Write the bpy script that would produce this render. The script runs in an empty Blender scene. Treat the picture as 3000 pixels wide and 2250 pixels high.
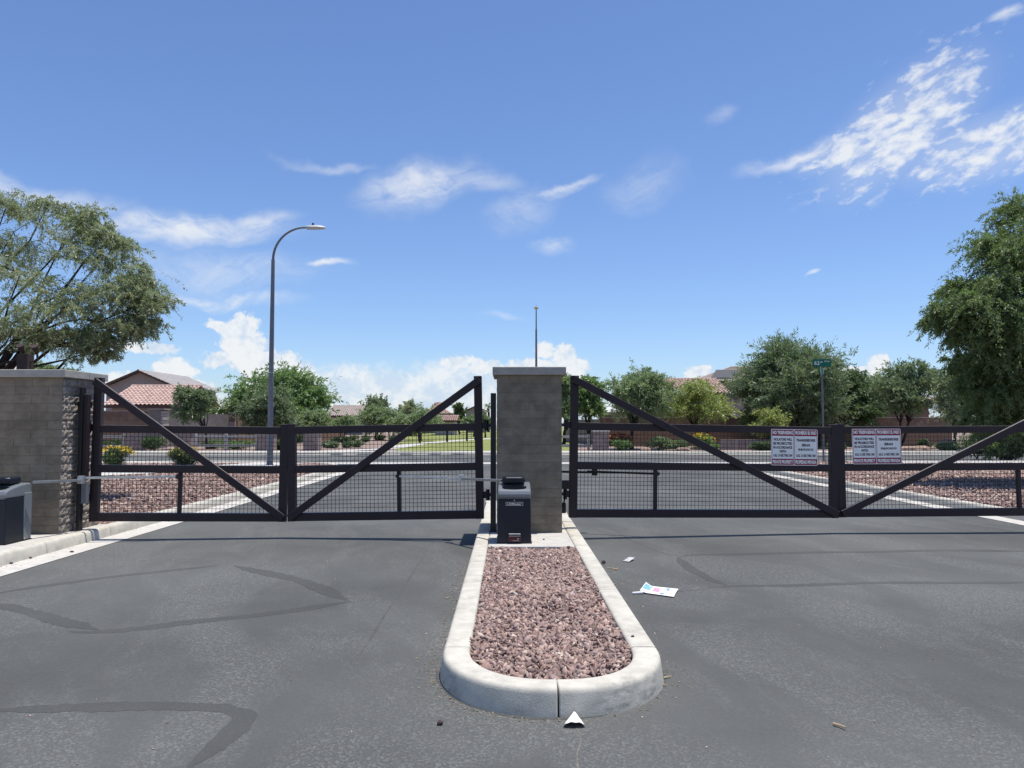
import bpy, math, random
import numpy as np
from mathutils import Matrix, Vector

SC = bpy.context.scene
COL = SC.collection
R = math.radians

# ------------------------------------------------------------------ camera
F = 2253.0                      # focal length in pixels of the 3000 px wide photograph
PITCH, YAW, CAMZ = R(3.02), R(-0.254), 1.6
cam_d = bpy.data.cameras.new('camera')
cam_d.sensor_width = 36.0
cam_d.lens = 36.0 * F / 3000.0
cam_d.clip_start, cam_d.clip_end = 0.05, 6000
cam = bpy.data.objects.new('camera', cam_d)
COL.objects.link(cam)
cam.location = (0, 0, CAMZ)
cam.rotation_euler = (math.pi / 2 + PITCH, 0, YAW)
SC.camera = cam

SUN_DIR = Vector((0.185, 0.035, 1.0)).normalized()
EXPOSURE = 0.4
SKY_STRENGTH = 0.085


def ray(px, py):
    dx, dy = (px - 1500) / F, (1125 - py) / F
    r = Vector((math.cos(YAW), math.sin(YAW), 0))
    fh = Vector((-math.sin(YAW), math.cos(YAW), 0))
    fw = fh * math.cos(PITCH) + Vector((0, 0, math.sin(PITCH)))
    up = -fh * math.sin(PITCH) + Vector((0, 0, math.cos(PITCH)))
    return fw + r * dx + up * dy


def G(px, py, z=0.0):           # point of the ground (height z) seen at a pixel
    d = ray(px, py)
    t = (z - CAMZ) / d.z
    return Vector((d.x * t, d.y * t, z))


def at(px, py, Y):              # point at distance Y seen at a pixel
    d = ray(px, py)
    t = Y / d.y
    return Vector((d.x * t, Y, CAMZ + d.z * t))


# ------------------------------------------------------------------ node helpers
class NT:
    def __init__(self, tree):
        self.t = tree

    def n(self, kind, **kw):
        nd = self.t.nodes.new(kind)
        for k, v in kw.items():
            if k in ('op',):
                nd.operation = v
            else:
                setattr(nd, k, v)
        return nd

    def set(self, sock, v):
        if hasattr(v, 'is_output'):
            self.t.links.new(v, sock)
        else:
            sock.default_value = v

    def m(self, op, a, b=None, c=None, clamp=False):
        nd = self.n('ShaderNodeMath', op=op)
        nd.use_clamp = clamp
        self.set(nd.inputs[0], a)
        if b is not None: self.set(nd.inputs[1], b)
        if c is not None: self.set(nd.inputs[2], c)
        return nd.outputs[0]

    def vm(self, op, a, b=None):
        nd = self.n('ShaderNodeVectorMath', op=op)
        self.set(nd.inputs[0], a)
        if b is not None: self.set(nd.inputs[1], b)
        return nd.outputs[1] if op in ('LENGTH', 'DOT_PRODUCT', 'DISTANCE') else nd.outputs[0]

    def noise(self, vec, scale, detail=4.0, rough=0.55, dist=0.0, color=False):
        nd = self.n('ShaderNodeTexNoise')
        if vec is not None: self.t.links.new(vec, nd.inputs['Vector'])
        nd.inputs['Scale'].default_value = scale
        nd.inputs['Detail'].default_value = detail
        nd.inputs['Roughness'].default_value = rough
        nd.inputs['Distortion'].default_value = dist
        return nd.outputs['Color' if color else 'Fac']

    def vor(self, vec, scale, out='Distance', feature='F1', rnd=1.0):
        nd = self.n('ShaderNodeTexVoronoi')
        nd.feature = feature
        self.t.links.new(vec, nd.inputs['Vector'])
        nd.inputs['Scale'].default_value = scale
        nd.inputs['Randomness'].default_value = rnd
        return nd.outputs[out]

    def ss(self, v, a, b, lo=0.0, hi=1.0):
        nd = self.n('ShaderNodeMapRange')
        nd.interpolation_type = 'SMOOTHSTEP'
        self.set(nd.inputs[0], v)
        nd.inputs[1].default_value, nd.inputs[2].default_value = a, b
        nd.inputs[3].default_value, nd.inputs[4].default_value = lo, hi
        return nd.outputs[0]

    def mapping(self, vec, loc=(0, 0, 0), rot=(0, 0, 0), scale=(1, 1, 1), kind='TEXTURE'):
        nd = self.n('ShaderNodeMapping', vector_type=kind)
        self.t.links.new(vec, nd.inputs['Vector'])
        nd.inputs['Location'].default_value = loc
        nd.inputs['Rotation'].default_value = rot
        nd.inputs['Scale'].default_value = scale
        return nd.outputs[0]

    def mix(self, fac, a, b, mode='MIX'):
        nd = self.n('ShaderNodeMix', data_type='RGBA', blend_type=mode)
        self.set(nd.inputs[0], fac)
        self.set(nd.inputs[6], a if hasattr(a, 'is_output') else (*a, 1) if len(a) == 3 else a)
        self.set(nd.inputs[7], b if hasattr(b, 'is_output') else (*b, 1) if len(b) == 3 else b)
        return nd.outputs[2]


# ------------------------------------------------------------------ sky
def build_world():
    w = bpy.data.worlds.new('World')
    SC.world = w
    w.use_nodes = True
    nt = w.node_tree
    nt.nodes.clear()
    N = NT(nt)
    sky = N.n('ShaderNodeTexSky', sky_type='NISHITA')
    sky.sun_disc = False
    sky.sun_elevation = math.asin(SUN_DIR.z)
    sky.sun_rotation = math.atan2(SUN_DIR.x, SUN_DIR.y)
    sky.altitude = 350
    sky.air_density, sky.dust_density, sky.ozone_density = 1.0, 0.6, 1.6
    tc = N.n('ShaderNodeTexCoord')
    sep = N.n('ShaderNodeSeparateXYZ')
    nt.links.new(tc.outputs['Generated'], sep.inputs[0])
    x, y, z = sep.outputs
    u = N.m('ARCTAN2', x, y)
    v = N.m('ARCTAN2', z, N.m('SQRT', N.m('ADD', N.m('MULTIPLY', x, x), N.m('MULTIPLY', y, y))))
    cmb = N.n('ShaderNodeCombineXYZ')
    nt.links.new(u, cmb.inputs[0]); nt.links.new(v, cmb.inputs[1])
    uv = cmb.outputs[0]

    def ang(px, py):
        d = ray(px, py)
        return math.atan2(d.x, d.y), math.atan2(d.z, math.hypot(d.x, d.y))

    def blob(vec, px, py, hw, hh, tilt=0.0):      # 1 in the middle, 0 on the rim of an ellipse of the sky
        a, e = ang(px, py)
        mp = N.mapping(vec, (a, e, 0), (0, 0, R(tilt)), (hw / F, hh / F, 1))
        return N.m('SUBTRACT', 1.0, N.vm('LENGTH', mp))

    def mx(lst):
        o = lst[0]
        for b in lst[1:]: o = N.m('MAXIMUM', o, b)
        return o

    # thin streaks of high cloud
    def warped(scale, amp, det=4):
        w_ = N.vm('SUBTRACT', N.noise(uv, scale, det, 0.55, color=True), (0.5, 0.5, 0.5))
        sc = N.n('ShaderNodeVectorMath', op='SCALE'); nt.links.new(w_, sc.inputs[0]); sc.inputs['Scale'].default_value = amp
        return N.vm('ADD', uv, sc.outputs[0])
    uvw = warped(9.0, 0.075, 5)
    uvf = warped(22.0, 0.014, 4)
    fib = N.noise(N.mapping(uvw, (0, 0, 0), (0, 0, R(16)), (0.22, 0.055, 1)), 2.0, 9, 0.66, 0.9)
    wisp = N.noise(N.mapping(uvf, (0, 0, 0), (0, 0, R(-30)), (0.10, 0.04, 1)), 2.0, 7, 0.62, 0.6)
    dens = None
    for (px, py, hw, hh, tl, s) in (
            (520, 665, 420, 60, 7, 1.0), (760, 630, 160, 40, 14, .8), (60, 545, 380, 45, -5, .8), (1235, 535, 270, 95, 16, .9),
            (1410, 520, 190, 60, -6, .5), (1660, 540, 150, 26, 18, .85), (1520, 620, 170, 75, 28, .5),
            (1615, 715, 100, 40, 4, .6), (1890, 530, 170, 90, 10, .35), (660, 790, 400, 90, 2, .55),
            (970, 769, 85, 20, 2, .95), (650, 872, 300, 30, -1, .8), (1475, 928, 110, 20, -6, .4),
            (960, 470, 190, 22, 2, .5), (2380, 816, 26, 10, 5, 1.0), (2090, 325, 70, 40, 15, .35),
            (2360, 452, 250, 42, 12, .95), (2930, 78, 55, 24, 10, 1.0)):
        b = N.m('MULTIPLY', N.ss(blob(uvw, px, py, hw, hh, tl), 0.0, 0.95), s)
        dens = b if dens is None else N.m('MAXIMUM', dens, b)
    cir = N.m('MULTIPLY', N.m('POWER', dens, 1.15), N.ss(N.m('ADD', N.m('MULTIPLY', fib, 0.7), N.m('MULTIPLY', wisp, 0.3)), 0.30, 0.62, 0.12, 1.0))
    # the mottled patch high on the right
    alt = mx([blob(uvf, 2640, 375, 335, 165, 35), blob(uvf, 2900, 430, 330, 125, 6), blob(uvf, 2500, 430, 230, 70, 14)])
    puff = N.noise(N.mapping(uvf, (0, 0, 0), (0, 0, R(16)), (0.024, 0.013, 1)), 1.0, 5, 0.55, 0.1)
    puff2 = N.noise(N.mapping(uvf, (0, 0, 0), (0, 0, R(10)), (0.11, 0.06, 1)), 1.0, 4, 0.5)
    am = N.m('ADD', N.m('ADD', N.m('MULTIPLY', puff, 1.05), N.m('MULTIPLY', puff2, 0.35)), N.m('MULTIPLY', N.ss(alt, -0.05, 0.8), 0.40))
    acu = N.m('MULTIPLY', N.ss(am, 0.82, 1.24), N.ss(alt, -0.12, 0.18))
    acu = N.m('MAXIMUM', acu, N.m('MULTIPLY', N.ss(alt, 0.1, 0.8), 0.30))
    # heaped clouds low over the horizon
    uvc = warped(30.0, 0.016, 4)
    cn = N.noise(uvc, 95.0, 7, 0.62)
    cn2 = N.noise(uvc, 26.0, 4, 0.5)
    bump = N.m('ADD', N.m('MULTIPLY', N.m('SUBTRACT', cn, 0.5), 1.3), N.m('MULTIPLY', N.m('SUBTRACT', cn2, 0.5), 0.9))
    heap = mx([blob(uvc, 710, 965, 58, 52), blob(uvc, 655, 962, 52, 22, -18), blob(uvc, 715, 1025, 80, 70), blob(uvc, 775, 1075, 120, 62),
               blob(uvc, 845, 1075, 85, 45), blob(uvc, 640, 1055, 55, 28), blob(uvc, 860, 1120, 110, 40),
               blob(uvc, 440, 1018, 95, 19), blob(uvc, 500, 1085, 62, 44), blob(uvc, 350, 1115, 110, 26), blob(uvc, 560, 1135, 90, 28),
               blob(uvc, 1595, 1022, 36, 28), blob(uvc, 1655, 1050, 46, 46), blob(uvc, 1690, 1080, 50, 36), blob(uvc, 1560, 1072, 90, 30), blob(uvc, 1620, 1090, 120, 30),
               blob(uvc, 2050, 1092, 52, 26), blob(uvc, 2572, 1062, 34, 26), blob(uvc, 2530, 1085, 70, 18),
               blob(uvc, 1340, 1060, 60, 26), blob(uvc, 1420, 1075, 60, 30)])
    hd = N.ss(N.m('ADD', heap, N.m('MULTIPLY', bump, 0.95)), 0.0, 0.34)
    hd = N.m('MULTIPLY', hd, N.ss(heap, -0.35, 0.02))
    # broad pale bank behind the park
    bank = mx([blob(uvw, 1130, 1200, 460, 155), blob(uvw, 1330, 1180, 330, 130), blob(uvw, 950, 1190, 300, 110), blob(uvw, 1500, 1190, 280, 120),
               blob(uvw, 300, 1200, 520, 80), blob(uvw, 2200, 1215, 900, 60)])
    bd = N.m('MULTIPLY', N.ss(N.m('ADD', bank, N.m('MULTIPLY', bump, 0.22)), 0.0, 0.38), 0.85)
    low = N.m('MAXIMUM', N.m('MULTIPLY', hd, 0.97), bd)
    d_all = N.m('MINIMUM', N.m('MAXIMUM', N.m('MAXIMUM', N.m('MULTIPLY', cir, 0.85), N.m('MULTIPLY', acu, 0.88)), low), 1.0)
    fade = N.ss(v, -0.01, 0.01)
    d_all = N.m('MULTIPLY', d_all, fade)
    shade = N.ss(N.m('ADD', N.m('ADD', N.m('MULTIPLY', cn2, 0.6), N.m('MULTIPLY', cn, 0.4)), N.m('ADD', N.m('MULTIPLY', N.ss(heap, 0.0, 0.5), 0.05), N.m('MULTIPLY', N.ss(v, .13, .18), .3))), 0.42, 0.60)
    ccol = N.mix(shade, (0.66, 0.78, 0.93), (0.93, 0.955, 0.98))
    b1 = N.n('ShaderNodeBackground'); b2 = N.n('ShaderNodeBackground')
    skyc = N.mix(1.0, sky.outputs[0], (0.97, 1.12, 1.40), 'MULTIPLY')
    nt.links.new(skyc, b1.inputs[0]); b1.inputs[1].default_value = SKY_STRENGTH
    nt.links.new(ccol, b2.inputs[0]); b2.inputs[1].default_value = 0.72
    ms = N.n('ShaderNodeMixShader')
    nt.links.new(d_all, ms.inputs[0]); nt.links.new(b1.outputs[0], ms.inputs[1]); nt.links.new(b2.outputs[0], ms.inputs[2])
    out = N.n('ShaderNodeOutputWorld')
    nt.links.new(ms.outputs[0], out.inputs[0])


build_world()
sun_d = bpy.data.lights.new('sun', 'SUN')
sun_d.energy, sun_d.angle, sun_d.color = 4.0, R(0.53), (1.0, 0.96, 0.90)
sun = bpy.data.objects.new('sun', sun_d)
COL.objects.link(sun)
sun.rotation_euler = SUN_DIR.to_track_quat('Z', 'Y').to_euler()
sun.location = (5, 5, 40)
SC.view_settings.view_transform = 'Standard'
SC.view_settings.look = 'None'
SC.view_settings.gamma = 1.0
SC.view_settings.use_curve_mapping = False
SC.view_settings.exposure = EXPOSURE
SC.render.engine = 'CYCLES'
SC.cycles.max_bounces = 8
SC.cycles.transparent_max_bounces = 8


# ------------------------------------------------------------------ materials
def mat(name, base, rough=0.8, var=0.15, scale=6.0, bump=0.0, bscale=80.0, metallic=0.0, spec=0.3, obj_var=0.0,
        scuffs=(), dust_sheen=0.0, stain=0.0, stain_col=(0.05, 0.045, 0.04), stain_scale=3.0, attr=False):
    m = bpy.data.materials.new(name)
    m.use_nodes = True
    N = NT(m.node_tree)
    bs = m.node_tree.nodes['Principled BSDF']
    geo = N.n('ShaderNodeNewGeometry')
    pos = geo.outputs['Position']
    n1 = N.noise(pos, scale, 5, 0.6)
    k = N.ss(n1, 0.25, 0.75, 1 - var, 1 + var)
    if obj_var:
        oi = N.n('ShaderNodeObjectInfo')
        k = N.m('MULTIPLY', k, N.ss(oi.outputs['Random'], 0, 1, 1 - obj_var, 1 + obj_var))
    if attr:
        at_ = N.n('ShaderNodeAttribute'); at_.attribute_name = 'tint'
        col = N.mix(1.0, at_.outputs['Color'], (*base, 1), 'MULTIPLY')
    else:
        col = None
    sc = N.n('ShaderNodeVectorMath', op='SCALE')
    if col is None: sc.inputs[0].default_value = base
    else: m.node_tree.links.new(col, sc.inputs[0])
    m.node_tree.links.new(k, sc.inputs['Scale'])
    c = sc.outputs[0]
    if stain:
        s = N.ss(N.noise(pos, stain_scale, 6, 0.65), 0.52, 0.72, 0, stain)
        c = N.mix(s, c, stain_col)
        for (bx, by, bz, br, bs_) in scuffs:
            d_ = N.vm('DISTANCE', pos, (bx, by, bz))
            k_ = N.m('MULTIPLY', N.ss(d_, br, br * .35), N.ss(N.noise(N.mapping(pos, scale=(1, 1, .35)), 9, 7, .72), .40, .70, 0, bs_))
            c = N.mix(k_, c, (.06, .058, .055))
    if dust_sheen:  # dusty tint that also paints a highlight onto upward faces
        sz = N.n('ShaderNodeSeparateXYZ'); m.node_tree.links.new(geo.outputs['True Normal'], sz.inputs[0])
        c = N.mix(N.m('MULTIPLY', N.ss(sz.outputs[2], 0.45, 0.95), N.ss(N.noise(pos, 14, 4, .6), .3, .7, dust_sheen * .6, dust_sheen)), c, (0.34, 0.31, 0.28))
    m.node_tree.links.new(c, bs.inputs['Base Color'])
    bs.inputs['Roughness'].default_value = rough
    bs.inputs['Metallic'].default_value = metallic
    bs.inputs['Specular IOR Level'].default_value = spec
    if bump:
        b = N.n('ShaderNodeBump')
        b.inputs['Strength'].default_value = 1.0
        b.inputs['Distance'].default_value = bump
        m.node_tree.links.new(N.noise(pos, bscale, 4, 0.6), b.inputs['Height'])
        m.node_tree.links.new(b.outputs[0], bs.inputs['Normal'])
    return m


def asphalt_mat(name='asphalt', k=1.0, wear=1.0):
    m = bpy.data.materials.new(name)
    m.use_nodes = True
    N = NT(m.node_tree)
    L = m.node_tree.links
    bs = m.node_tree.nodes['Principled BSDF']
    pos = N.n('ShaderNodeNewGeometry').outputs['Position']
    worn = N.noise(N.mapping(pos, (3, 1, 0), (0, 0, R(14)), (0.9, 2.4, 1)), 1.0, 5, 0.6, 0.6)
    wornm = N.m('MULTIPLY', N.ss(worn, 0.40, 0.62), wear)
    broad = N.noise(pos, 0.30, 4, 0.55)
    agg = N.n('ShaderNodeTexVoronoi'); L.new(pos, agg.inputs['Vector']); agg.inputs['Scale'].default_value = 78
    sepc = N.n('ShaderNodeSeparateColor'); L.new(agg.outputs['Color'], sepc.inputs[0])
    bright = N.ss(sepc.outputs[0], 0.55, 1.0)
    fine = N.noise(pos, 70, 5, 0.72)
    mid_ = N.noise(pos, 24, 4, 0.6)
    base = N.m('ADD', N.ss(broad, 0.3, 0.7, 0.070, 0.105), N.m('MULTIPLY', N.m('SUBTRACT', fine, 0.5), N.m('MULTIPLY_ADD', wornm, 0.085, 0.030)))
    base = N.m('ADD', base, N.m('MULTIPLY', N.m('SUBTRACT', mid_, 0.5), 0.018))
    base = N.m('ADD', base, N.m('MULTIPLY', wornm, 0.014))
    speck = N.m('MULTIPLY', bright, N.m('MULTIPLY_ADD', wornm, 0.050, 0.006))
    val = N.m('MULTIPLY', N.m('ADD', base, speck), k)
    dust_sheen = N.ss(N.noise(pos, 1.7, 6, 0.65), 0.55, 0.8, 0, 0.2)
    cc = N.n('ShaderNodeCombineColor')
    L.new(N.m('MULTIPLY', val, 1.02), cc.inputs[0]); L.new(N.m('MULTIPLY', val, 1.035), cc.inputs[1]); L.new(N.m('MULTIPLY', val, .975), cc.inputs[2])
    c = N.mix(dust_sheen, cc.outputs[0], (0.14, 0.135, 0.125))
    L.new(c, bs.inputs['Base Color'])
    bs.inputs['Roughness'].default_value = 0.82
    bs.inputs['Specular IOR Level'].default_value = 0.25
    b = N.n('ShaderNodeBump'); b.inputs['Distance'].default_value = 0.006
    h = N.m('ADD', N.m('MULTIPLY', agg.outputs['Distance'], N.m('MULTIPLY_ADD', wornm, 0.8, 0.3)), N.m('MULTIPLY', fine, 0.5))
    L.new(h, b.inputs['Height']); L.new(b.outputs[0], bs.inputs['Normal'])
    return m


def leaf_mat(name, base, trans=0.48):
    m = bpy.data.materials.new(name)
    m.use_nodes = True
    nt = m.node_tree
    nt.nodes.clear()
    N = NT(nt)
    a = N.n('ShaderNodeAttribute'); a.attribute_name = 'tint'
    c = N.mix(1.0, a.outputs['Color'], base, 'MULTIPLY')
    d = N.n('ShaderNodeBsdfDiffuse'); t = N.n('ShaderNodeBsdfTranslucent'); g = N.n('ShaderNodeBsdfGlossy')
    g.inputs['Roughness'].default_value = 0.45
    g.inputs['Color'].default_value = (0.6, 0.6, 0.6, 1)
    nt.links.new(c, d.inputs[0])
    tc = N.mix(1.0, c, (0.96, 1.09, 0.70), 'MULTIPLY')
    nt.links.new(tc, t.inputs[0])
    ms = N.n('ShaderNodeMixShader'); ms.inputs[0].default_value = trans
    nt.links.new(d.outputs[0], ms.inputs[1]); nt.links.new(t.outputs[0], ms.inputs[2])
    m2 = N.n('ShaderNodeMixShader'); m2.inputs[0].default_value = 0.05
    nt.links.new(ms.outputs[0], m2.inputs[1]); nt.links.new(g.outputs[0], m2.inputs[2])
    o = N.n('ShaderNodeOutputMaterial')
    nt.links.new(m2.outputs[0], o.inputs[0])
    return m


MT = {}
MT['asphalt'] = asphalt_mat()
MT['seal'] = asphalt_mat('crack sealant', 0.80, 0.15)  # also colours the shadow strip painted round the island nose
MT['tyre'] = mat('tyre scuff', (0.080, 0.080, 0.081), 0.85, 0.2, 9)
MT['concrete'] = mat('concrete', (0.50, 0.475, 0.43), 0.9, 0.10, 7, 0.0015, 160, spec=0.2, obj_var=0.04, stain=0.35,
                     stain_col=(0.33, 0.30, 0.26), stain_scale=5)
MT['kerb'] = mat('kerb concrete', (0.51, 0.478, 0.405), 0.9, 0.12, 9, 0.002, 120, spec=0.2, obj_var=0.05, stain=0.5,
                 stain_col=(0.25, 0.235, 0.21), stain_scale=4,
                 scuffs=((.66, 4.37, .0, .28, .55), (.86, 4.62, .0, .2, .55), (-.36, 4.72, .0, .2, .45), (.05, 4.25, .0, .14, .4)))
MT['cap'] = mat('cap concrete', (0.37, 0.345, 0.30), 0.9, 0.12, 8, 0.002, 120, obj_var=0.05, stain=0.3, stain_col=(0.2, 0.2, 0.19))
MT['block'] = mat('grey concrete block', (0.208, 0.174, 0.128), 0.92, 0.24, 5, 0.006, 22, obj_var=0.05, stain=0.55,
                  stain_col=(0.14, 0.118, 0.09), stain_scale=4.5)
MT['splitblock'] = mat('split faced block', (0.26, 0.222, 0.185), 0.95, 0.22, 9, 0.005, 60, obj_var=0.12, stain=0.4,
                       stain_col=(0.2, 0.17, 0.15))
MT['mortar'] = mat('mortar', (0.19, 0.16, 0.12), 0.95, 0.15, 12, 0.002, 90)
MT['gate'] = mat('dark bronze paint', (0.030, 0.0185, 0.0212), 0.45, 0.12, 5, 0.0006, 160, spec=0.3, dust_sheen=.7)  # top highlight of the rails is painted in as a dusty tint
MT['black'] = mat('black paint', (0.012, 0.012, 0.014), 0.5, 0.2, 8, spec=0.4)
MT['wire'] = mat('dark wire', (0.022, 0.02, 0.02), 0.5, 0.1, 8, spec=0.4)
MT['galv'] = mat('galvanised steel', (0.55, 0.55, 0.53), 0.38, 0.15, 15, metallic=0.85)
MT['galvpole'] = mat('weathered galvanised pole', (0.175, 0.185, 0.20), 0.55, 0.10, 4, metallic=0.1, spec=0.4)
MT['plastic'] = mat('navy black plastic', (0.011, 0.014, 0.021), 0.42, 0.15, 4, spec=0.32)
MT['plastic_grey'] = mat('grey plastic hood', (0.17, 0.185, 0.195), 0.30, 0.08, 4, spec=0.55)
MT['lens_dark'] = mat('dark recess', (0.004, 0.005, 0.008), 0.25, 0.1, 4, spec=0.5)
MT['maroon_dark'] = mat('dark red plastic', (0.06, 0.008, 0.012), 0.3, 0.2, 20, spec=0.5)
MT['white'] = mat('white sheet', (0.93, 0.885, 0.80), 0.45, 0.04, 8)
MT['maroon'] = mat('maroon print', (0.33, 0.018, 0.045), 0.5, 0.12, 12)
MT['ink'] = mat('dark print', (0.045, 0.012, 0.025), 0.5, 0.2, 20)
MT['sign_green'] = mat('sign green', (0.01, 0.17, 0.10), 0.4, 0.05, 8)
MT['paper'] = mat('paper', (0.8, 0.8, 0.79), 0.7, 0.04, 30)
MT['blue_print'] = mat('blue print', (0.20, 0.42, 0.72), 0.6, 0.2, 60)
MT['pink_print'] = mat('pink print', (0.62, 0.30, 0.42), 0.6, 0.3, 90)
MT['teal_print'] = mat('teal print', (0.22, 0.33, 0.45), 0.6, 0.3, 90)
MT['ground'] = mat('desert ground', (0.27, 0.20, 0.165), 0.95, 0.2, 1.2, 0.01, 20)
MT['dirt'] = mat('gravel bed soil', (0.17, 0.115, 0.10), 0.95, 0.25, 10, 0.01, 40)
MT['gravel'] = mat('crushed rock', (0.98, 1.03, 1.06), 0.9, 0.15, 60, 0.002, 150, attr=True)
MT['lawn'] = mat('lawn', (0.225, 0.245, 0.085), 0.95, 0.22, 0.7, 0.03, 30, spec=0.1)
MT['bark'] = mat('bark', (0.07, 0.052, 0.042), 0.95, 0.3, 20, 0.01, 40)
MT['barkdark'] = mat('dark bark', (0.035, 0.028, 0.024), 0.95, 0.3, 20, 0.01, 40)
MT['stucco'] = mat('tan stucco', (0.33, 0.265, 0.225), 0.95, 0.06, 2, 0.003, 60)
MT['stucco_grey'] = mat('mauve grey stucco', (0.32, 0.27, 0.245), 0.95, 0.06, 2, 0.003, 60)
MT['stucco_pale'] = mat('pale stucco', (0.42, 0.37, 0.33), 0.95, 0.06, 2, 0.003, 60)
MT['tile'] = mat('pink clay tile', (0.45, 0.315, 0.265), 0.85, 0.22, 2.5, 0.004, 30, obj_var=0.05)
MT['tile_tan'] = mat('tan roof tile', (0.40, 0.335, 0.29), 0.85, 0.18, 2.5, 0.004, 30)
MT['tile_grey'] = mat('grey roof tile', (0.37, 0.34, 0.325), 0.85, 0.15, 2.0, 0.004, 30)
MT['fascia'] = mat('brown fascia', (0.10, 0.06, 0.045), 0.7, 0.1, 4)
MT['glass'] = mat('window glass', (0.02, 0.025, 0.03), 0.08, 0.1, 3, spec=0.6)
MT['solar'] = mat('solar panel', (0.02, 0.02, 0.024), 0.5, 0.1, 3, spec=0.6)
MT['brownwall'] = mat('brown block', (0.235, 0.155, 0.110), 0.95, 0.12, 3, 0.004, 40, obj_var=0.06, stain=0.3, stain_col=(0.12, 0.075, 0.06))
MT['brownband'] = mat('weathered brown band', (0.18, 0.115, 0.085), 0.95, 0.2, 3, 0.004, 40, obj_var=0.05, stain=0.55,
                      stain_col=(0.33, 0.25, 0.20), stain_scale=2.2)
MT['greywall'] = mat('grey brown wall', (0.215, 0.185, 0.172), 0.95, 0.14, 3, 0.004, 40, obj_var=0.05)
MT['pinkblock'] = mat('pink grey block', (0.31, 0.24, 0.22), 0.95, 0.14, 5, 0.004, 60, obj_var=0.08)
MT['rail'] = mat('pale grey rail', (0.42, 0.40, 0.37), 0.8, 0.12, 3)
MT['whiteroof'] = mat('white patio roof', (0.72, 0.72, 0.70), 0.5, 0.05, 3)
MT['boulder'] = mat('tan boulder', (0.34, 0.24, 0.18), 0.95, 0.25, 4, 0.02, 10)
MT['twig'] = mat('dry twig', (0.45, 0.33, 0.19), 0.9, 0.25, 80)
MT['rust'] = mat('rusty lamp box', (0.055, 0.035, 0.03), 0.7, 0.25, 15)
MT['lampwhite'] = mat('lamp housing', (0.50, 0.50, 0.49), 0.5, 0.05, 8)
MT['crackline'] = mat('crack with dust', (0.16, 0.148, 0.125), 0.95, 0.3, 60)
LEAF = {
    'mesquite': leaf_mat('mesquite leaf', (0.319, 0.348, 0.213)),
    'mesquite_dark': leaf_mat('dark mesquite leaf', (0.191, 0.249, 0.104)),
    'olive': leaf_mat('olive leaf', (0.209, 0.261, 0.152)),
    'bright': leaf_mat('bright green leaf', (0.209, 0.302, 0.122)),
    'yellow': leaf_mat('yellow green leaf', (0.348, 0.383, 0.134)),
    'pale': leaf_mat('pale green leaf', (0.273, 0.336, 0.183)),
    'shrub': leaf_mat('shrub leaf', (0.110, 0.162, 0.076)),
    'flower': leaf_mat('yellow flower', (0.750, 0.550, 0.060), 0.2),
    'orange': leaf_mat('orange flower', (0.500, 0.200, 0.100), 0.2),
    'dry': leaf_mat('straw leaf', (0.300, 0.250, 0.120)),
}


# ------------------------------------------------------------------ mesh helpers
def tag(o, label=None, cat=None, group=None, kind=None):
    if label: o['label'] = label
    if cat: o['category'] = cat
    if group: o['group'] = group
    if kind: o['kind'] = kind
    return o


def empty(name, loc=(0, 0, 0)):
    o = bpy.data.objects.new(name, None)
    o.empty_display_size = 0.2
    COL.objects.link(o)
    o.location = loc
    return o


def place(name, mesh, material=None, parent=None, loc=None):
    o = bpy.data.objects.new(name, mesh)
    COL.objects.link(o)
    if material is not None and not mesh.materials: mesh.materials.append(material)
    if parent is not None: o.parent = parent
    if loc is not None: o.location = loc
    return o


def copy_tree(o, parent=None):
    c = o.copy()
    COL.objects.link(c)
    if parent is not None: c.parent = parent
    for ch in list(o.children): copy_tree(ch, c)
    return c


def wloc(o):
    v = Vector((0, 0, 0))
    while o is not None:
        v += Vector(o.location); o = o.parent
    return v


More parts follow.
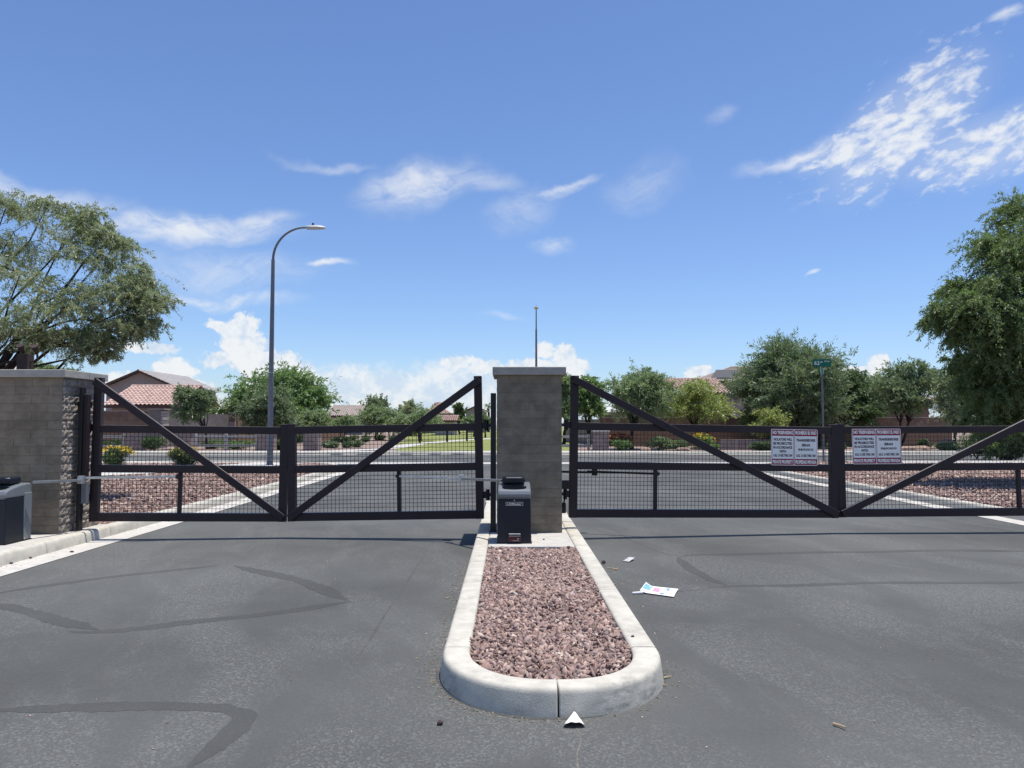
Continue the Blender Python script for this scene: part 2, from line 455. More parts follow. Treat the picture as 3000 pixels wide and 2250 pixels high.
class MB:
    def __init__(self):
        self.v, self.f = [], []

    def add(self, vs, fs):
        n = len(self.v)
        self.v += [tuple(p) for p in vs]
        self.f += [tuple(i + n for i in f) for f in fs]
        return self

    def hexa(self, p):          # bottom four, then top four, counter-clockwise
        return self.add(p, [(0, 3, 2, 1), (4, 5, 6, 7), (0, 1, 5, 4), (1, 2, 6, 5), (2, 3, 7, 6), (3, 0, 4, 7)])

    def box(self, x0, x1, y0, y1, z0, z1):
        return self.hexa([(x0, y0, z0), (x1, y0, z0), (x1, y1, z0), (x0, y1, z0), (x0, y0, z1), (x1, y0, z1), (x1, y1, z1), (x0, y1, z1)])

    def quad(self, a, b, c, d):
        return self.add([a, b, c, d], [(0, 1, 2, 3)])

    def bar(self, a, b, w, h, up=(0, 0, 1)):      # a square bar between two points
        a, b, up = Vector(a), Vector(b), Vector(up)
        d = (b - a).normalized()
        s = d.cross(up).normalized()
        u = s.cross(d).normalized()
        s, u = s * w / 2, u * h / 2
        return self.hexa([a - s - u, a + s - u, b + s - u, b - s - u, a - s + u, a + s + u, b + s + u, b - s + u])

    def tube(self, pts, radii, n=8, caps=True):
        pts = [Vector(p) for p in pts]
        if not hasattr(radii, '__len__'): radii = [radii] * len(pts)
        base = len(self.v)
        prev = None
        for i, p in enumerate(pts):
            t = (pts[min(i + 1, len(pts) - 1)] - pts[max(i - 1, 0)]).normalized()
            ref = Vector((0, 0, 1)) if abs(t.z) < 0.92 else Vector((1, 0, 0))
            if prev is None: s = t.cross(ref).normalized()
            else:
                s = (prev - t * prev.dot(t))
                s = s.normalized() if s.length > 1e-6 else t.cross(ref).normalized()
            prev = s
            q = t.cross(s)
            for k in range(n):
                a = 2 * math.pi * k / n
                self.v.append(tuple(p + (s * math.cos(a) + q * math.sin(a)) * radii[i]))
        for i in range(len(pts) - 1):
            for k in range(n):
                k2 = (k + 1) % n
                self.f.append((base + i * n + k, base + i * n + k2, base + (i + 1) * n + k2, base + (i + 1) * n + k))
        if caps:
            self.f.append(tuple(base + k for k in reversed(range(n))))
            self.f.append(tuple(base + (len(pts) - 1) * n + k for k in range(n)))
        return self

    def prism(self, poly, axis, a, b):   # polygon in the two other axes pushed from a to b along axis
        n = len(poly)

        def P(p, t):
            q = [p[0], p[1]]
            q.insert(axis, t)
            return tuple(q)
        vs = [P(p, a) for p in poly] + [P(p, b) for p in poly]
        fs = [tuple(range(n)), tuple(reversed(range(n, 2 * n)))]
        fs += [(i, i + n, (i + 1) % n + n, (i + 1) % n) for i in range(n)]
        return self.add(vs, fs)

    def sweep(self, prof, path, normals, close=True):   # profile (offset along normal, z) carried along a ground path
        n = len(prof)
        base = len(self.v)
        for p, nn in zip(path, normals):
            for (o, z) in prof:
                self.v.append((p[0] + nn[0] * o, p[1] + nn[1] * o, z))
        for i in range(len(path) - 1):
            for k in range(n if close else n - 1):
                k2 = (k + 1) % n
                self.f.append((base + i * n + k, base + i * n + k2, base + (i + 1) * n + k2, base + (i + 1) * n + k))
        if close:
            self.f.append(tuple(base + k for k in range(n)))
            self.f.append(tuple(base + (len(path) - 1) * n + k for k in reversed(range(n))))
        return self

    def mesh(self, name, smooth=False):
        me = bpy.data.meshes.new(name)
        me.from_pydata(self.v, [], self.f)
        me.validate()
        import bmesh
        bm = bmesh.new(); bm.from_mesh(me)
        bmesh.ops.recalc_face_normals(bm, faces=bm.faces)
        bm.to_mesh(me); bm.free()
        if smooth:
            me.polygons.foreach_set('use_smooth', [True] * len(me.polygons))
            me.set_sharp_from_angle(angle=R(38))
        me.update()
        return me

    def build(self, name, material, parent=None, smooth=False, bevel=0.0, local=False, segs=2, angle=35):
        if parent is not None and not local:
            off = wloc(parent)
            self.v = [(p[0] - off.x, p[1] - off.y, p[2] - off.z) for p in self.v]
        o = place(name, self.mesh(name, smooth), material, parent)
        if bevel:
            b = o.modifiers.new('bevel', 'BEVEL')
            b.width, b.segments, b.limit_method, b.angle_limit = bevel, segs, 'ANGLE', R(angle)
        return o


def np_mesh(name, verts, faces, tint=None):
    me = bpy.data.meshes.new(name)
    nv, nf, k = len(verts), len(faces), faces.shape[1]
    me.vertices.add(nv)
    me.vertices.foreach_set('co', np.ascontiguousarray(verts, dtype=np.float32).ravel())
    me.loops.add(nf * k)
    me.loops.foreach_set('vertex_index', np.ascontiguousarray(faces, dtype=np.int32).ravel())
    me.polygons.add(nf)
    me.polygons.foreach_set('loop_start', np.arange(0, nf * k, k, dtype=np.int32))
    me.polygons.foreach_set('loop_total', np.full(nf, k, dtype=np.int32))
    if tint is not None:
        a = me.attributes.new('tint', 'FLOAT_COLOR', 'POINT')
        c = np.ones((nv, 4), dtype=np.float32)
        c[:, :3] = tint
        a.data.foreach_set('color', c.ravel())
    me.update(calc_edges=True)
    return me


_txt = {}


def text_geo(s, bold=0.0):
    key = (s, bold)
    if key not in _txt:
        cu = bpy.data.curves.new('text', 'FONT')
        cu.body = s
        cu.size = 1.0
        cu.offset = bold
        cu.resolution_u = 3
        ob = bpy.data.objects.new('text', cu)
        COL.objects.link(ob)
        dg = bpy.context.evaluated_depsgraph_get()
        me = bpy.data.meshes.new_from_object(ob.evaluated_get(dg))
        vs = [tuple(v.co) for v in me.vertices]
        fs = [tuple(p.vertices) for p in me.polygons]
        bpy.data.objects.remove(ob); bpy.data.curves.remove(cu); bpy.data.meshes.remove(me)
        xs = [v[0] for v in vs]; ys = [v[1] for v in vs]
        _txt[key] = (vs, fs, min(xs), max(xs), min(ys), max(ys))
    return _txt[key]


def add_text(mb, s, cx, cz, w, h, y, bold=0.012):   # lettering fitted to w x h, facing -y
    vs, fs, x0, x1, y0, y1 = text_geo(s, bold)
    sx, sz = w / (x1 - x0), h / (y1 - y0)
    mb.add([(cx + (v[0] - (x0 + x1) / 2) * sx, y, cz + (v[1] - (y0 + y1) / 2) * sz) for v in vs], fs)


# ------------------------------------------------------------------ stones and leaves
rng = np.random.default_rng(7)
_t = (1 + 5 ** .5) / 2
ICO = np.array([(-1, _t, 0), (1, _t, 0), (-1, -_t, 0), (1, -_t, 0), (0, -1, _t), (0, 1, _t), (0, -1, -_t), (0, 1, -_t),
                (_t, 0, -1), (_t, 0, 1), (-_t, 0, -1), (-_t, 0, 1)], float) / math.hypot(1, _t)
ICOF = np.array([(0, 11, 5), (0, 5, 1), (0, 1, 7), (0, 7, 10), (0, 10, 11), (1, 5, 9), (5, 11, 4), (11, 10, 2), (10, 7, 6), (7, 1, 8),
                 (3, 9, 4), (3, 4, 2), (3, 2, 6), (3, 6, 8), (3, 8, 9), (4, 9, 5), (2, 4, 11), (6, 2, 10), (8, 6, 7), (9, 8, 1)])
OCT = np.array([(1, 0, 0), (-1, 0, 0), (0, 1, 0), (0, -1, 0), (0, 0, 1), (0, 0, -1)], float)
OCTF = np.array([(4, 0, 2), (4, 2, 1), (4, 1, 3), (4, 3, 0), (5, 2, 0), (5, 1, 2), (5, 3, 1), (5, 0, 3)])
STONE_PAL = np.array([(0.311, 0.200, 0.165), (0.407, 0.278, 0.228), (0.181, 0.116, 0.102), (0.497, 0.357, 0.281), (0.350, 0.236, 0.204), (0.266, 0.173, 0.145),
                      (0.373, 0.226, 0.175), (0.588, 0.452, 0.349), (0.271, 0.205, 0.184)])


def rand_rot(n, r, flat=1.0):
    a = r.normal(size=(n, 4))
    a[:, 1:3] *= flat
    a /= np.linalg.norm(a, axis=1, keepdims=True)
    w, x, y, z = a.T
    return np.stack([np.stack([1 - 2 * (y * y + z * z), 2 * (x * y - z * w), 2 * (x * z + y * w)], -1),
                     np.stack([2 * (x * y + z * w), 1 - 2 * (x * x + z * z), 2 * (y * z - x * w)], -1),
                     np.stack([2 * (x * z - y * w), 2 * (y * z + x * w), 1 - 2 * (x * x + y * y)], -1)], 1)


def stones(name, pts, size, zscatter, material, seed, proto=ICO, pf=ICOF, flat=0.5, bright=1.0):
    r = np.random.default_rng(seed)
    n = len(pts)
    k = len(proto)
    s = size * np.exp(np.clip(r.normal(0, 0.30, n), -.8, .55))
    sc = np.stack([s * r.uniform(.9, 1.7, n), s * r.uniform(.6, 1.05, n), s * r.uniform(.25, .5, n)], -1)
    v = proto[None] * (1 + r.normal(0, 0.22, (n, k, 1)))
    v = v * sc[:, None, :]
    v = np.einsum('nij,nkj->nki', rand_rot(n, r, flat), v)
    p = np.array(pts, float)
    p[:, 2] += r.uniform(-zscatter, zscatter, n)
    v = (v + p[:, None, :]).reshape(-1, 3)
    f = (pf[None] + (np.arange(n) * k)[:, None, None]).reshape(-1, 3)
    c = STONE_PAL[r.choice(len(STONE_PAL), n, p=[.2, .17, .14, .09, .15, .12, .06, .02, .05])] * r.uniform(.75, 1.2, (n, 1)) * bright
    c[r.random(n) < 0.006] = (.6, .56, .5)
    c = np.repeat(np.clip(c, 0, 1), k, 0)
    o = place(name, np_mesh(name, v, f, c), material)
    return o


def inside(poly, xy):
    poly = np.array(poly)
    x, y = xy[:, 0], xy[:, 1]
    c = np.zeros(len(xy), bool)
    j = len(poly) - 1
    for i in range(len(poly)):
        xi, yi = poly[i]; xj, yj = poly[j]
        cond = ((yi > y) != (yj > y)) & (x < (xj - xi) * (y - yi) / (yj - yi + 1e-12) + xi)
        c ^= cond
        j = i
    return c


def scatter(poly, n, z, seed):
    r = np.random.default_rng(seed)
    p = np.array(poly)
    lo, hi = p.min(0), p.max(0)
    out = []
    got = 0
    while got < n:
        q = r.uniform(lo, hi, (n * 2, 2))
        q = q[inside(poly, q)]
        out.append(q); got += len(q)
    q = np.concatenate(out)[:n]
    return np.column_stack([q, np.full(len(q), z)])


def leaves(P, D, ll, lw, r, base_tint=1.0, hue=0.10, jitter=0.9):
    """diamond leaflets at P pointing roughly along D"""
    n = len(P)
    d = D + r.normal(0, jitter, (n, 3))
    d /= np.linalg.norm(d, axis=1, keepdims=True) + 1e-9
    up = r.normal(size=(n, 3)); up[:, 2] += 0.9
    w = np.cross(d, up)
    w /= np.linalg.norm(w, axis=1, keepdims=True) + 1e-9
    L = (ll * r.uniform(.6, 1.3, n))[:, None]
    W = (lw * r.uniform(.6, 1.3, n))[:, None]
    v = np.stack([P, P + d * L * .45 + w * W * .5, P + d * L, P + d * L * .45 - w * W * .5], 1).reshape(-1, 3)
    f = np.arange(n * 4).reshape(n, 4)
    t = r.uniform(.72, 1.25, (n, 1)) * base_tint
    tint = np.clip(np.concatenate([t * (1 + r.normal(0, hue, (n, 1))), t, t * (1 + r.normal(0, hue, (n, 1)))], 1), 0.05, 2)
    return v, f, np.repeat(tint, 4, 0)


def crown_clumps(pxl, pxr, pyt, pyb, Y, n, seed, dep=1.0, rr=0.40, flat_bottom=0.3):
    r = random.Random(seed)
    a, b = at(pxl, pyt, Y), at(pxr, pyb, Y)
    c = (a + b) / 2
    hx, hz = abs(b.x - a.x) / 2, abs(a.z - b.z) / 2
    hy = hx * dep
    out = []
    while len(out) < n:
        u = [r.uniform(-1, 1) for _ in range(3)]
        q = u[0] ** 2 + u[1] ** 2 + (u[2] if u[2] > 0 else u[2] * (1 - flat_bottom)) ** 2
        if q > 1 or q < 0.12: continue
        s = r.uniform(.75, 1.25) * rr
        k = 1 - s * 0.85
        out.append((Vector((c.x + u[0] * hx * k, Y + u[1] * hy * k, c.z + u[2] * hz * k)), (hx * s, hy * s, hz * s * 0.9)))
    out.append((c.copy(), (hx * rr, hy * rr, hz * rr)))
    return out


def split(cl, n, k, seed):
    r = random.Random(seed)
    out = []
    for c, rad in cl:
        for _ in range(n):
            while True:
                u = [r.uniform(-1, 1) for _ in range(3)]
                if sum(q * q for q in u) < 1: break
            f = k * r.uniform(.75, 1.25)
            out.append((c + Vector((u[0] * rad[0], u[1] * rad[1], u[2] * rad[2])) * .75, (rad[0] * f, rad[1] * f, rad[2] * f * .85)))
    return out


def make_tree(name, label, cat, base, clumps, leaf, twigs, per, ll, lw, seed, group=None, bark='bark', tr=0.12, fork=0.45, stems=1,
              droop=0.25, tube_twigs=0, parents=None, lean=(0, 0), hollow=0.45, kind_trunk='trunk', hue=0.10):
    r = random.Random(seed)
    nr = np.random.default_rng(seed)
    base = Vector(base)
    root = empty(name, base)
    tag(root, label, cat, group)
    cz = min(c[0].z for c in clumps)
    top = sum((c[0] for c in clumps), Vector()) / len(clumps)
    mb = MB()
    forks = []
    for s in range(stems):
        a = 2 * math.pi * (s + r.random() * .5) / max(stems, 1)
        off = Vector((math.cos(a), math.sin(a), 0)) * (0.0 if stems == 1 else tr * 1.2)
        hf = (top.z - base.z) * fork
        spread = 0.12 if stems == 1 else 0.35
        e = base + Vector((lean[0] + math.cos(a) * hf * spread + (top.x - base.x) * .35, lean[1] + math.sin(a) * hf * spread + (top.y - base.y) * .35, hf))
        pts = [base + off + Vector((0, 0, -.05))]
        for i in range(1, 6):
            t = i / 5
            p = (base + off).lerp(e, t) + Vector((r.uniform(-1, 1), r.uniform(-1, 1), 0)) * tr * .45
            pts.append(p)
        pts[-1] = e
        k = 1.0 if stems == 1 else .75
        mb.tube(pts, [tr * k * (1.25 - .55 * i / 5) for i in range(6)], 8)
        forks.append((e, tr * k * .68))
    tw_p, tw_d = [], []
    subs = []
    for (c, rad) in (parents or []):
        e, er = min(forks, key=lambda q: (q[0] - c).length)
        L_ = (c - e).length
        mid = e.lerp(c, .45) + Vector((r.uniform(-.12, .12), r.uniform(-.12, .12), r.uniform(.02, .18))) * L_
        pts = [e, e.lerp(mid, .5) + Vector((r.uniform(-1, 1), r.uniform(-1, 1), r.uniform(-1, 1))) * .04 * L_, mid,
               mid.lerp(c, .55) + Vector((r.uniform(-1, 1), r.uniform(-1, 1), r.uniform(-1, 1))) * .05 * L_, c]
        mb.tube(pts, [er * .62, er * .50, er * .38, er * .24, er * .12], 7)
        subs.append((c, er * .14)); subs.append((mid, er * .2))
    for (c, rad) in clumps:
        if parents:
            e, er = min(subs, key=lambda q: (q[0] - c).length)
            mid = e.lerp(c, .5) + Vector((r.uniform(-.15, .15), r.uniform(-.15, .15), r.uniform(0, .2))) * (c - e).length
            mb.tube([e, mid, c], [er * .7, er * .5, er * .28], 5)
            er *= 1.6
        else:
          e, er = min(forks, key=lambda q: (q[0] - c).length)
          mid = e.lerp(c, .5) + Vector((r.uniform(-.2, .2), r.uniform(-.2, .2), r.uniform(0, .25))) * (c - e).length * .5
          pts = [e, e.lerp(mid, .5) + Vector((r.uniform(-1, 1), r.uniform(-1, 1), r.uniform(-1, 1))) * .05 * (c - e).length, mid, mid.lerp(c, .6), c]
          mb.tube(pts, [er * .7, er * .5, er * .36, er * .24, er * .12], 6)
        n = max(4, int(twigs * r.uniform(.75, 1.2)))
        dirs = nr.normal(size=(n, 3))
        dirs /= np.linalg.norm(dirs, axis=1, keepdims=True)
        radv = np.array(rad)
        start = np.array(c) + dirs * radv * nr.uniform(hollow * .3, hollow, (n, 1))
        end = np.array(c) + dirs * radv * nr.uniform(.7, 1.4, (n, 1))
        shoot = nr.random(n) < .12
        end[shoot] = np.array(c) + (end[shoot] - np.array(c)) * nr.uniform(1.25, 1.6, (shoot.sum(), 1))
        end[:, 2] -= droop * np.linalg.norm(end - start, axis=1) * nr.uniform(.2, 1.4, n)
        for i in range(min(tube_twigs, n)):
            m_ = (start[i] + end[i]) / 2 + np.array((0, 0, .06 * rad[2]))
            mb.tube([c, tuple(start[i]), tuple(m_), tuple(end[i])], [er * .15, er * .11, er * .07, .003], 4, caps=False)
        t = nr.uniform(0, 1, (n, per)) ** .8
        seg = (end - start)[:, None, :]
        P = start[:, None, :] + seg * t[:, :, None]
        P[:, :, 2] += (1 - (2 * t - 1) ** 2) * droop * .35 * np.linalg.norm(seg, axis=2)
        P += nr.normal(0, 0.035, P.shape) * radv.mean()
        D = np.broadcast_to(seg / (np.linalg.norm(seg, axis=2, keepdims=True) + 1e-9), P.shape).copy()
        D[:, :, 2] -= droop * .9
        tw_p.append(P.reshape(-1, 3)); tw_d.append(D.reshape(-1, 3))
    mb.build(kind_trunk, MT[bark], root, smooth=True)
    P = np.concatenate(tw_p); D = np.concatenate(tw_d)
    P = P[P[:, 2] > base.z + .02] if True else P
    D = D[:len(P)] if len(D) != len(P) else D
    v, f, t = leaves(P - np.array(base), D, ll, lw, nr, hue=hue)
    place('crown', np_mesh('crown', v, f, t), LEAF[leaf], root)
    return root


def make_shrub(name, label, base, rad, leaf, n, ll, lw, seed, cat='shrub', group=None, flower=None, nf=0, fl=0.06, upright=0.0):
    nr = np.random.default_rng(seed)
    base = Vector(base)
    root = empty(name, base)
    tag(root, label, cat, group)
    mb = MB()
    for i in range(7):
        a = i * 2.4
        q = Vector((math.cos(a) * rad[0] * .5, math.sin(a) * rad[1] * .5, rad[2] * 1.2))
        mb.tube([(0, 0, -.02), tuple(q * .5 + Vector((0, 0, .1 * rad[2]))), tuple(q)], [.018, .012, .005], 5)
    mb.build('stem', MT['bark'], root, local=True)
    k = 9
    cs = nr.normal(size=(k, 3)); cs /= np.linalg.norm(cs, axis=1, keepdims=True)
    cs *= nr.uniform(.35, .62, (k, 1))
    w = nr.integers(0, k, n)
    d = nr.normal(size=(n, 3)); d /= np.linalg.norm(d, axis=1, keepdims=True)
    P = (cs[w] + d * nr.uniform(.15, .52, (n, 1)) ** 1.0) * np.array(rad)
    P[:, 2] += rad[2] * .98
    P = P[P[:, 2] > 0.02]
    d = d[:len(P)]
    d[:, 2] += upright
    v, f, t = leaves(P, d, ll, lw, nr)
    place('foliage', np_mesh('foliage', v, f, t), LEAF[leaf], root)
    if flower:
        d = nr.normal(size=(nf, 3)); d[:, 2] = abs(d[:, 2]) * 1.2 + .35
        d /= np.linalg.norm(d, axis=1, keepdims=True)
        P = d * np.array(rad) * nr.uniform(.92, 1.10, (nf, 1))
        P[:, 2] += rad[2] * .98
        P = np.repeat(P, 5, 0) + nr.normal(0, .012, (nf * 5, 3))
        v, f, t = leaves(P, np.repeat(d, 5, 0) * .3, fl, fl * .55, nr, hue=.06)
        place('blossom', np_mesh('blossom', v, f, t), LEAF[flower], root)
    return root


# ================================================================== SETTING
def sheet(name, poly, z, material, parent=None):
    mb = MB()
    mb.add([(p[0], p[1], z) for p in poly], [tuple(range(len(poly)))])
    o = mb.build(name, material, parent)
    return o


YS0, YS1 = 31.6, 40.6           # near and far gutter edge of the cross street
KL, KR = -5.70, 8.52            # kerb faces of the drive
g = sheet('ground', [(-1500, -200), (1500, -200), (1500, 3000), (-1500, 3000)], -0.03, MT['ground'])
tag(g, kind='structure')


def arc(cx, cy, r, a0, a1, n=12):
    return [(cx + r * math.cos(R(a0 + (a1 - a0) * i / n)), cy + r * math.sin(R(a0 + (a1 - a0) * i / n))) for i in range(n + 1)]


RC = 5.2
# asphalt of the drive and the cross street, one sheet (gutters lie a little above it)
road_poly = [(-5.9, -12), (8.8, -12), (8.8, 26)] + [(p[0], p[1]) for p in arc(KR + RC + .2, 26.0, RC, 180, 90)] + \
    [(160, 31.2), (160, 41.2), (-160, 41.2), (-160, 31.2)] + [(p[0], p[1]) for p in arc(KL - RC - .2, 26.0, RC, 90, 0)] + [(-5.9, 26)]
rd = sheet('road', road_poly, 0.0, MT['asphalt'])
tag(rd, kind='structure')


CX0, AX0 = .2735, .7185


def strip(name, pts, w, material, z, seed, parent=None, taper=False, jit=.25, step=.05):
    r = random.Random(seed)
    pts = [Vector((p[0], p[1], 0)) for p in pts]
    fine = []
    for i in range(len(pts) - 1):
        n = max(1, int((pts[i + 1] - pts[i]).length / step))
        for k in range(n): fine.append(pts[i].lerp(pts[i + 1], k / n))
    fine.append(pts[-1])
    # light smoothing of the corners
    for _ in range(4):
        fine = [fine[0]] + [(fine[i - 1] + fine[i] * 2 + fine[i + 1]) / 4 for i in range(1, len(fine) - 1)] + [fine[-1]]
    mb = MB()
    ph = r.random() * 9
    L = []
    for i, p in enumerate(fine):
        t = (fine[min(i + 1, len(fine) - 1)] - fine[max(i - 1, 0)])
        if t.length < 1e-6: t = Vector((1, 0, 0))
        t.normalize()
        s = Vector((-t.y, t.x, 0))
        k = 1.0
        if taper:
            q = i / (len(fine) - 1)
            k = min(1, q * 6 + .15, (1 - q) * 6 + .15)
        ww = w * k * (1 + jit * (math.sin(i * .31 + ph) * .5 + r.uniform(-.6, .6)))
        c = p + s * (math.sin(i * .17 + ph) * w * .18 + r.uniform(-.06, .06) * w)
        L.append((c - s * ww / 2, c + s * ww / 2))
    vs = []
    for a, b in L: vs += [(a.x, a.y, z), (b.x, b.y, z)]
    fs = [(2 * i, 2 * i + 1, 2 * i + 3, 2 * i + 2) for i in range(len(L) - 1)]
    mb.add(vs, fs)
    return mb.build(name, material, parent)


def pa(lst): return [G(x / 1.7015, 1600 + y / 1.7015) for x, y in lst]
def pb(lst): return [G(1700 + x / 1.7015, 1550 + y / 1.7015) for x, y in lst]


seals = [
    (pa([(-60, 240), (90, 215), (550, 155), (1080, 95)]), .085), (pa([(1170, 97), (1320, 127), (1480, 172), (1640, 228), (1745, 268)]), .13),
    (pa([(1750, 277), (1500, 312), (1200, 352), (980, 377), (700, 415), (450, 432), (350, 424)]), .11),
    (pa([(-80, 285), (0, 302), (200, 342), (380, 387), (500, 417)]), .12),
    (pa([(-100, 815), (300, 800), (600, 796), (900, 806), (1150, 815), (1225, 850), (1165, 915), (1050, 1035), (940, 1125)]), .10),
    (pb([(500, 136), (560, 128), (900, 122), (1300, 115), (1700, 108), (2300, 108)]), .10),
    (pb([(640, 292), (800, 284), (1000, 280), (1400, 270), (2300, 264)]), .085),
    (pb([(490, 142), (560, 200), (640, 255), (720, 282)]), .10),
]
for i, (p, w) in enumerate(seals): strip('seal_or_shade_strip', p, w * 1.3, MT['seal'], 0.0012, 40 + i, rd, taper=True)
thin = [(pa([(1760, 600), (1840, 470), (1900, 372), (2000, 222), (2130, 20)]), .018),
        (pb([(430, 318), (560, 305), (650, 295)]), .014),
        (pb([(130, -20), (260, 60), (420, 122), (490, 140)]), .02)]
for i, (p, w) in enumerate(thin): strip('seal_or_shade_strip', p, w, MT['tyre'], 0.0014, 70 + i, rd, taper=True, jit=.5)
strip('crack', [G(1688, 2132), G(1700, 2160), G(1702, 2180), G(1691, 2205), G(1690, 2225), G(1694, 2262)], .0065, MT['crackline'], 0.0014, 91, rd, jit=.9, step=.01)
strip('seal_or_shade_strip', [(p[0], p[1]) for p in [(CX0 + (AX0 + .012) * math.cos(R(a)), 5.1 - (.815 + .012) * math.sin(R(a))) for a in range(180, -1, -6)]], .035, MT['seal'], 0.0014, 92, rd, jit=.8)  # shadow line at the foot of the kerb nose, painted as a dark strip
for i, (x0, x1) in enumerate(((965, 1000), (1040, 1100), (1175, 1205), (1265, 1280), (1335, 1345))):
    strip('seal_or_shade_strip', [G(x0, 1333), G((x0 + x1) / 2, 1332), G(x1, 1333)], .5, MT['seal'], 0.010, 300 + i, rd, taper=True, step=.2)  # plain dark patches along the far gutter


# kerbs and gutters
KPROF = [(0.0, -0.05), (0.012, 0.05), (0.022, 0.115), (0.035, 0.138), (0.06, 0.15), (0.165, 0.152), (0.18, 0.145), (0.185, -0.05)]


def offset_path(path):
    ns = []
    for i in range(len(path)):
        a, b = path[max(i - 1, 0)], path[min(i + 1, len(path) - 1)]
        t = Vector((b[0] - a[0], b[1] - a[1], 0)).normalized()
        ns.append((-t.y, t.x))
    return ns


def resample(path, step):
    out = [Vector((*path[0], 0))]
    for i in range(1, len(path)):
        a, b = Vector((*path[i - 1], 0)), Vector((*path[i], 0))
        n = max(1, int((b - a).length / step + .5))
        for k in range(1, n + 1): out.append(a.lerp(b, k / n))
    return [(p.x, p.y) for p in out]


def path_len(p): return [0] + list(np.cumsum([math.dist(p[i], p[i + 1]) for i in range(len(p) - 1)]))


def cut(path, s0, s1):
    d = path_len(path)
    out = []

    def pt(s):
        for i in range(len(d) - 1):
            if d[i] <= s <= d[i + 1]:
                t = (s - d[i]) / max(d[i + 1] - d[i], 1e-9)
                return (path[i][0] + (path[i + 1][0] - path[i][0]) * t, path[i][1] + (path[i + 1][1] - path[i][1]) * t)
        return path[-1]
    out.append(pt(s0))
    out += [path[i] for i in range(len(path)) if s0 + 1e-4 < d[i] < s1 - 1e-4]
    out.append(pt(s1))
    return out


def kerb_line(name, path, side, joints, material, prof=KPROF, gap=.006, step=.15, parent=None):
    """sections of kerb along a path; side +1: the kerb lies to the left of the path's direction"""
    root = parent
    if root is None:
        root = empty(name, (path[0][0], path[0][1], 0)); tag(root, kind='structure')
    path = resample(path, step)
    tot = path_len(path)[-1]
    js = [0] + [j for j in joints if 0 < j < tot] + [tot]
    allns = offset_path(path)
    for a, b in zip(js[:-1], js[1:]):
        p = cut(path, a + gap / 2, b - gap / 2)
        ns = [(n[0] * side, n[1] * side) for n in offset_path(p)]
        MB().sweep(prof, p, ns).build('kerb_section', material, root, smooth=True, bevel=.006, segs=1, angle=50)
    return root


# left kerb, its return and the near kerb of the cross street
left_path = [(KL, -8), (KL, 26)] + arc(KL - RC, 26.0, RC, 0, 90)[1:] + [(-70, 26 + RC)]
right_path = [(KR, -8), (KR, 26)] + arc(KR + RC, 26.0, RC, 180, 90)[1:] + [(70, 26 + RC)]
kerb_line('left_kerb', left_path, 1, [14.6 + 1.52 * i for i in range(-8, 20)] + [48 + 3 * i for i in range(26)], MT['kerb'])
kerb_line('right_kerb', right_path, -1, [14.6 + 3.05 * i for i in range(-4, 10)] + [48 + 3 * i for i in range(26)], MT['kerb'])


def ribbon(name, path, o0, o1, z, material, side, kind='structure', parent=None):
    p = resample(path, .5)
    ns = offset_path(p)
    mb = MB()
    mb.sweep([(o0 * side, z), (o1 * side, z)], p, ns, close=False)
    o = mb.build(name, material, parent)
    if kind and parent is None: o['kind'] = kind
    return o


ribbon('left_gutter', left_path, -0.36, 0.02, 0.006, MT['concrete'], 1)
ribbon('right_gutter', right_path, -0.36, 0.02, 0.006, MT['concrete'], -1)
sheet('valley_gutter', [(KL - RC, YS0 - .2), (KR + RC, YS0 - .2), (KR + RC, YS0 + 1.0), (KL - RC, YS0 + 1.0)], 0.007, MT['concrete'])['kind'] = 'structure'
far_path = [(-150, YS1 + .4), (150, YS1 + .4)]
ribbon('far_gutter', far_path, -0.42, 0.02, 0.006, MT['concrete'], 1)
kerb_line('far_kerb', far_path, 1, [2.4 * i for i in range(30, 100)], MT['kerb'], step=3)
mb = MB(); mb.box(-150, 150, YS1 + .59, YS1 + 2.1, -.05, .145)
fs = mb.build('far_pavement', MT['concrete']); fs['kind'] = 'structure'
# ground of the beds
FB = sheet('far_bed', [(-150, YS1 + 2.1), (150, YS1 + 2.1), (150, 120), (-150, 120)], 0.10, MT['ground']); FB['kind'] = 'structure'
lawn_poly = [(-6.2, 43.2), (3.3, 43.2), (6.5, 70), (16, 140), (30, 330), (-20, 330), (-18, 140), (-9.5, 70), (-8.0, 52)]
lw_ = sheet('lawn', lawn_poly, 0.115, MT['lawn']); lw_['kind'] = 'structure'
pth = [(-10.0, 43.0), (-7.6, 47), (-7.4, 52), (-7.0, 60), (-4.2, 74), (2.4, 95), (2.0, 140), (-6, 200)]
ribbon('park_path', pth, -.8, .8, 0.125, MT['concrete'], 1)
lbed = [(KL - .18, 9.3), (KL - .18, 26)] + arc(KL - RC, 26, RC - .18, 0, 90)[1:] + [(-60, 26 + RC - .18), (-60, 9.3)]
sheet('left_bed', lbed, 0.11, MT['dirt'])['kind'] = 'structure'
rbed = [(KR + .18, 6), (60, 6), (60, 26 + RC - .18)] + list(reversed(arc(KR + RC, 26, RC - .18, 180, 90)[1:])) + [(KR + .18, 26)]
sheet('right_bed', rbed, 0.11, MT['dirt'])['kind'] = 'structure'
# winding concrete walk through the left bed
walk = [(-22, 19.5), (-16, 20.6), (-12.6, 22.4), (-10.6, 24.8), (-9.4, 27.4), (-8.6, 29.6)]
ribbon('left_walk', walk, -1.0, 1.0, 0.150, MT['concrete'], 1)
ribbon('left_corner_walk', [(-60, 30.0), (-9.6, 30.0)], -.45, .9, 0.146, MT['concrete'], 1)
ribbon('right_corner_walk', [(60, 30.2), (13.4, 30.2)], .75, -.35, 0.146, MT['concrete'], 1)

# crushed rock of the beds
walk_poly = [(p[0], p[1]) for p in walk]


